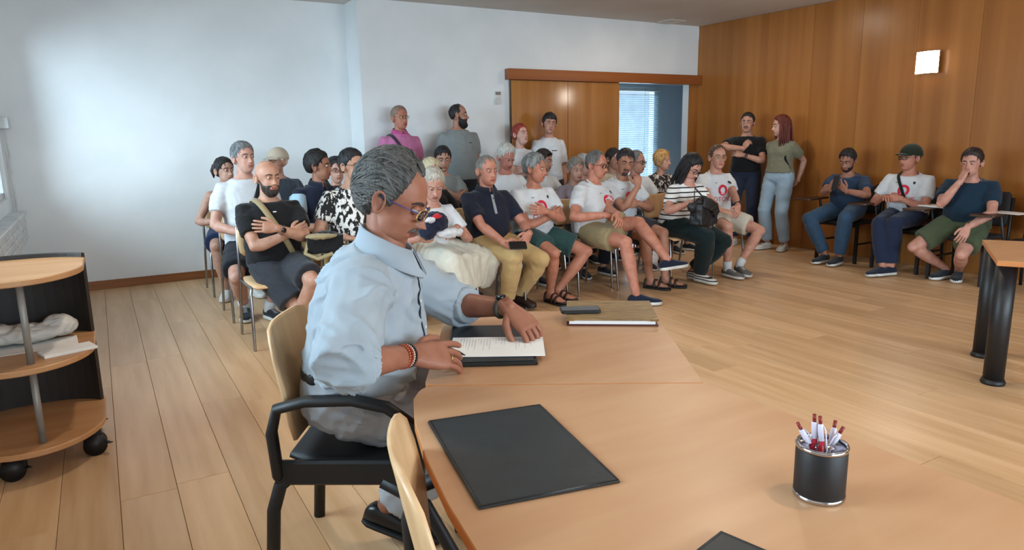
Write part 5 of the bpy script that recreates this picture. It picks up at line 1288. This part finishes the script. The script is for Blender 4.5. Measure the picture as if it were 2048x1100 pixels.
# ------------------------------------------------------------------ the reading man in the foreground
SHIRT = mk('shirt_pale_blue', (154, 163, 170), (147, 156, 164), rough=.8, scale=10, bump=.08, bscale=400, sheen=.1, spec=.25)
TROU = mk('trousers_pale_grey', (176, 178, 182), (166, 169, 174), rough=.85, scale=12, bump=.1, bscale=400)
MS = (168, 104, 78)
J = person('grey-haired man in pale blue shirt reading papers at the table', PD(782, 312, 2.14), yaw=58, s=1.06, hs=1.10, hi=True, look=(-4, 27, 0), skin_c=MS, lean=.155, side=-.07, wid=1.10, belly=.055, neck=.02, seat=.478,
           head=dict(nose=1.15, jaw=1.03), hair=dict(style='main', c=(42, 40, 38), c2=(82, 79, 75), t=.012, top=.010, back=.010, front=.004, n=1000, len=.060, comb=.8), brow=(34, 28, 26), stache=(52, 46, 44),
           top=T_(SHIRT, name='shirt', collar='shirt', sleeve=1.16, ainf=.027, inf=.020, wr=.017, wf=.8, t0=.20), bottom=dict(type='trousers', m=TROU, wr=.012, inf=.018, rise=.25),
           shoes=dict(m=mk('shoe_black_leather', (22, 20, 22), rough=.3), sole=M_SOLED, style='loafer'),
           legR=dict(a=FT(775, 1010, .14), toe=(-.05, -1, -.35)), legL=dict(a=(.14, -.38, .10)),
           armR=dict(w=('W', PZ(828, 710, TZ+.078)), hd=('W2', PZ(932, 708, TZ+.050)-PZ(828, 710, TZ+.078)), hn=(.9, .1, -1), pole=(-1, .3, -.14), curl=[.18, .30, .34, .30], spread=1.6, thumb=.0, hk=1.12), armL=dict(w=('W', PZ(1018, 616, TZ+.11)), hd=('W2', PZ(1060, 656, TZ+.055)-PZ(1018, 616, TZ+.11)), hn=(0, -.2, -1), pole=(.8, .15, -.45), curl=[.30, .40, .45, .5], spread=1.5, hk=1.1))
MAN = J
make_armchair(J.loc[0]+.045, J.loc[1]-.028, 58, 'beech and black armchair the reading man sits on')
make_armchair(.67, 1.09, 72, 'empty beech armchair pushed under the curved table')
# ------------------------------------------------------------------ what the reading man wears
J = MAN
def shirt_collar(J, mat, k=1.0):
    NB = J.NB
    for sd in (-1, 1):
        VV = []; m = 18
        for i in range(m+1):
            a = math.radians(-90+sd*(14+166*i/m)); r = .068*k; f = max(0, 1-i/8)
            stand = .036*k-.010*f
            for ro, dz in ((-.002, -.016), (.001, stand-.004), (.003, stand), (.008, stand-.002), (.030*k+.012*f*k, -.028*k-.026*f*k), (.027*k+.011*f*k, -.031*k-.028*f*k), (.005, stand-.010), (.002, -.016)):
                VV.append(NB+arr(math.cos(a)*(r+ro), math.sin(a)*(r+ro)*1.02-.006, .006+dz+.034*math.sin(a)*k))
        FF = []; q = 8
        for i in range(m):
            for j in range(q): j2 = (j+1) % q; FF.append((q*i+j, q*i+j2, q*i+q+j2, q*i+q+j))
        FF += [tuple(range(q)), tuple(q*m+j for j in range(q))[::-1]]
        obj('collar', (VV, FF), mat, J.shirt)
shirt_collar(J, SHIRT, 1.04)
M_DKB = mk('placket_navy', (34, 44, 66), rough=.8)
z0 = J.NB[2]-.07; zz = [z0-.03*i for i in range(12)]
def strip(J, name, u0, u1, zs, mat, off):
    P = [(u, z) for z in zs for u in (u0, (u0+u1)/2, u1)]; q = project(J, P, off); Fc = []
    for i in range(len(zs)-1):
        for k in range(2): a = 3*i+k; Fc.append((a, a+3, a+4, a+1))
    return obj(name, (q, Fc), mat, J.shirt)
cx = lambda z: float(np.interp(z, [J.sp(.2)[2], J.NB[2]], [J.sp(.2)[0], J.NB[0]]))
strip(J, 'placket', -.017+cx(z0-.2), .017+cx(z0-.2), zz, SHIRT, .004)
strip(J, 'placket_lining', -.025+cx(z0-.2), -.016+cx(z0-.2), zz, M_DKB, .003)
for i in range(4):
    p = project(J, [(cx(z0-.2), z0-.02-.085*i)], .006)[0]
    obj('button', ball(p, (.0055, .003, .0055), 10, 6), M_PLW, J.shirt)
decal(J, 'emblem', ([(-.008, .012), (.004, .016), (.010, .006), (.004, .0), (.010, -.014), (.003, -.012), (-.002, -.004), (-.008, -.014), (-.009, -.002)], [(0, 8, 7, 6, 3, 2, 1), (6, 5, 4, 3)]), M_INK, cx(z0)+.075, J.sp(.72)[2], .004)
# rolled cuffs
for sd, S, E_, wr, hd, hn, A in J.arms:
    ax = unit(wr-E_); c = E_+ax*.040
    V, Nn, Fc = remesh(tube([c-ax*.02, c+ax*.005, c+ax*.035], [.066, .068, .064], n=24, cap='flat'), .006, 2)
    obj('rolled_cuff', (folds(V, Nn, .006, 9+sd, 2.2), Fc), SHIRT, J.shirt)
# spectacles with blue temples
g = glasses(J.root, J.HM, mk('spectacle_violet', (70, 56, 120), rough=.35), shape='rect', z=.004, y=-.100, k=1.0)
for sd in (-1, 1):
    pts = []
    for i in range(20):
        a = 2*math.pi*i/20; c, q = math.cos(a), math.sin(a); xx = sd*.032+.0238*math.copysign(abs(c)**.6, c)
        pts.append((xx, -.1008+.012*(abs(xx)/.055)**2, .004+.0168*math.copysign(abs(q)**.6, q)))
    obj('rim', xf(tube(pts, .0021, n=6, closed=True), J.HM), M_GOLD, g)
# watch, bracelets, ring, belt
M_WB = mk('watch_strap_olive', (56, 58, 44), rough=.6)
watch(J, 0, M_WB, M_SCREEN, .030, .036)
def band(J, which, at, r, t, mat, name, beads=0):
    sd, S, E_, wr, hd, hn, A = J.arms[which]; ax = unit(wr-E_); c = wr-ax*at; ref = unit(np.cross(ax, arr(.3, .5, .7))); b = np.cross(ax, ref)
    if beads: return obj(name, join(*[ball(p, t, 8, 6) for p in ring_path(c, r, r*.9, beads, ref, b)]), mat, J.root)
    return obj(name, tube(ring_path(c, r, r*.9, 24, ref, b), t, n=8, closed=True), mat, J.root)
band(J, 1, .052, .034, .0042, mk('beads_amber', (170, 78, 36), rough=.35), 'bracelet', 26)
band(J, 1, .042, .034, .0042, mk('beads_red', (148, 48, 34), rough=.35), 'bracelet', 26)
band(J, 1, .033, .033, .0030, mk('beads_cream', (220, 196, 170), rough=.4), 'bracelet', 30)
band(J, 1, .024, .033, .0040, M_BPL, 'bracelet', 26)
sd, S, E_, wr, hd, hn, A = J.arms[1]; hd = unit(hd); n_ = unit(arr(*hn)-hd*(arr(*hn)@hd)); lat = np.cross(hd, n_)*(-sd); c = wr+(hd*.112-lat*.0105)*1.03+n_*.004
obj('ring', tube(ring_path(c, .0112, .0112, 16, lat, n_), .0022, n=6, closed=True), M_GOLD, J.root)
zb = J.sp(.205); pts = []
for i in range(40):
    a = 2*math.pi*i/40; d = arr(math.cos(a), math.sin(a), 0); h = J.pbv.ray_cast(Vector(zb+d*.5), Vector(-d), .6)
    pts.append(np.array(h[0])+d*.003 if h[0] else zb+d*.2)
pts = [(pts[i-1]+pts[i]*2+pts[(i+1) % 40])/4 for i in range(40)]
obj('belt', tube(pts, (.004, .017), n=8, closed=True, ref=(0, 0, 1)), M_BPL, J.root)
# ------------------------------------------------------------------ things held, worn loose or lying about
def frame_to(o, c, d, n):
    """place object o at c with its Y axis along d and its Z axis along n"""
    d = unit(d); n = np.array(n, float); n = unit(n-d*(n@d)); x = np.cross(d, n)
    o.matrix_world = Matrix(((x[0], d[0], n[0], c[0]), (x[1], d[1], n[1], c[1]), (x[2], d[2], n[2], c[2]), (0, 0, 0, 1)))
def world_pt(J, p): return np.array(J.root.matrix_basis @ Vector(p))
def phone_at(c, d, n, label, k=1.0):
    r = empty('phone', label=label, cat='phone')
    obj('case', prism(arcpts([(-.037*k, -.075*k), (.037*k, -.075*k), (.037*k, .075*k), (-.037*k, .075*k)], [.012]*4), -.010, 0, .002), M_BPL, r, smooth=False)
    obj('screen', prism(arcpts([(-.034*k, -.071*k), (.034*k, -.071*k), (.034*k, .071*k), (-.034*k, .071*k)], [.009]*4), -.0002, .0008, .0002), M_SCREEN, r, smooth=False)
    frame_to(r, c, d, n); return r
phone_at(PX(1672, 366, 6.58), (.25, .0, .9), (.75, -.1, .2), 'black phone in the hands of the seated man in navy T-shirt')
phone_at(PY(1036, 490, 4.57), (1, -.2, -.05), (.1, -.75, .6), 'dark phone held over the knees of the man in khaki trousers', .95)
# black handbag on the striped woman's lap
M_BAGB = mk('bag_black', (26, 27, 30), (20, 21, 24), rough=.5, scale=10, bump=.15, bscale=120)
c = PY(1408, 425, 4.52)
hb_ = empty('handbag', tuple(c), math.radians(12), label='slouchy black handbag on the lap of the striped-shirt woman', cat='bag')
V, Nn, Fc = remesh(join(box(-.13, .13, -.06, .06, -.10, .08), ball((-.03, 0, .06), (.10, .055, .09), 14, 10), ball((.05, 0, -.08), (.11, .07, .06), 14, 10), ball((-.15, .02, .06), (.06, .04, .05), 12, 8)), .010, 8)
obj('bag_body', (folds(V, Nn, .010, 4, 1.6), Fc), M_BAGB, hb_)
obj('flap', tube([(-.10, -.062, .10), (-.02, -.075, .08), (.06, -.078, .04), (.10, -.072, -.02)], (.006, .05), n=8, ref=(.4, 0, 1)), M_BAGB, hb_)
for i in range(2): obj('zip', tube([(-.03+.03*i, -.082, .03-.04*i), (.06+.03*i, -.084, .06-.04*i)], .0022, n=6), M_STEEL, hb_)
obj('shoulder_strap', tube([(-.12, .02, .05), (-.16, .0, .16), (-.08, .05, .22), (.04, .05, .14)], (.010, .003), n=6), M_BAGB, hb_)
obj('buckle', tube(ring_path((-.02, -.085, -.12), .016, .012, 14, (1, 0, 0), (0, 0, 1)), .003, n=6, closed=True), M_STEEL, hb_)
# navy, white and red jersey in the skirted woman's lap
c = PY(868, 452, 4.66)
jr = empty('folded_jersey', tuple(c), .2, label='bundled navy jersey with white and red trim in the skirted woman\'s lap', cat='jersey')
for nm, parts, m, sd in (('navy_cloth', (ball((0, 0, .02), (.12, .075, .085), 16, 10), ball((-.07, -.02, -.03), (.07, .06, .06), 12, 8)), NAVY, 3), ('white_cloth', (ball((.10, -.05, -.055), (.115, .06, .035), 14, 8), ball((-.075, -.06, .055), (.05, .03, .020), 12, 8)), WHITE, 5), ('red_trim', (ball((-.02, -.062, .075), (.045, .022, .018), 12, 8),), cloth((190, 40, 52)), 7)):
    V, Nn, Fc = remesh(join(*parts), .009, 4); obj(nm, (folds(V, Nn, .012, sd, 2), Fc), m, jr)
# khaki and black shoulder bag between the left front-row men
c = PY(650, 484, 4.84)
kb = empty('shoulder_bag', tuple(c), -.2, label='khaki and black shoulder bag on the lap beside the bald man', cat='bag')
V, Nn, Fc = remesh(join(box(-.12, .12, -.06, .06, -.07, .05), ball((0, 0, .03), (.11, .06, .05), 12, 8)), .010, 6); obj('bag_body', (folds(V, Nn, .010, 8, 2), Fc), BLACK, kb)
V, Nn, Fc = remesh(join(ball((-.02, -.03, .045), (.12, .06, .022), 12, 8)), .008, 3); obj('flap', (folds(V, Nn, .008, 2, 2), Fc), KHAKI2, kb)
obj('shoulder_strap', tube([(-.11, -.02, .02), (-.14, -.08, -.06), (-.06, -.10, -.10), (.04, -.09, -.07)], (.014, .003), n=6), KHAKI2, kb)
# sheets on the writing tablets
q = quadplate('paper_stack', rectq(PZ(1872, 411, .69)[:2], (.15, 1), .15, .10), .6812, .692, M_PAPER, bev=.001); tag(q, 'white papers lying on the writing tablet beside the olive-shorts man', 'paper')
q = quadplate('paper_sheet', rectq(PZ(2020, 424, .69)[:2], (.15, 1), .14, .10), .6812, .684, M_PAPER, bev=.0005); tag(q, 'white sheet on the writing tablet at the right edge', 'paper')
# pen under the reading man's right hand
a = PZ(893, 694, TZ+.034); b = PZ(925, 708, TZ+.024)
pe = empty('pen', tuple(a), 0, label='black pen under the reading man\'s right hand', cat='pen'); d = b-a
obj('barrel', tube([d*-1.2, d*.8, d*1.15], [.0048, .0048, .0015], n=10), M_BPL, pe)
obj('clip', tube([d*-1.1+arr(0, 0, .006), d*-.3+arr(0, 0, .006)], .0016, n=6), M_STEEL, pe)
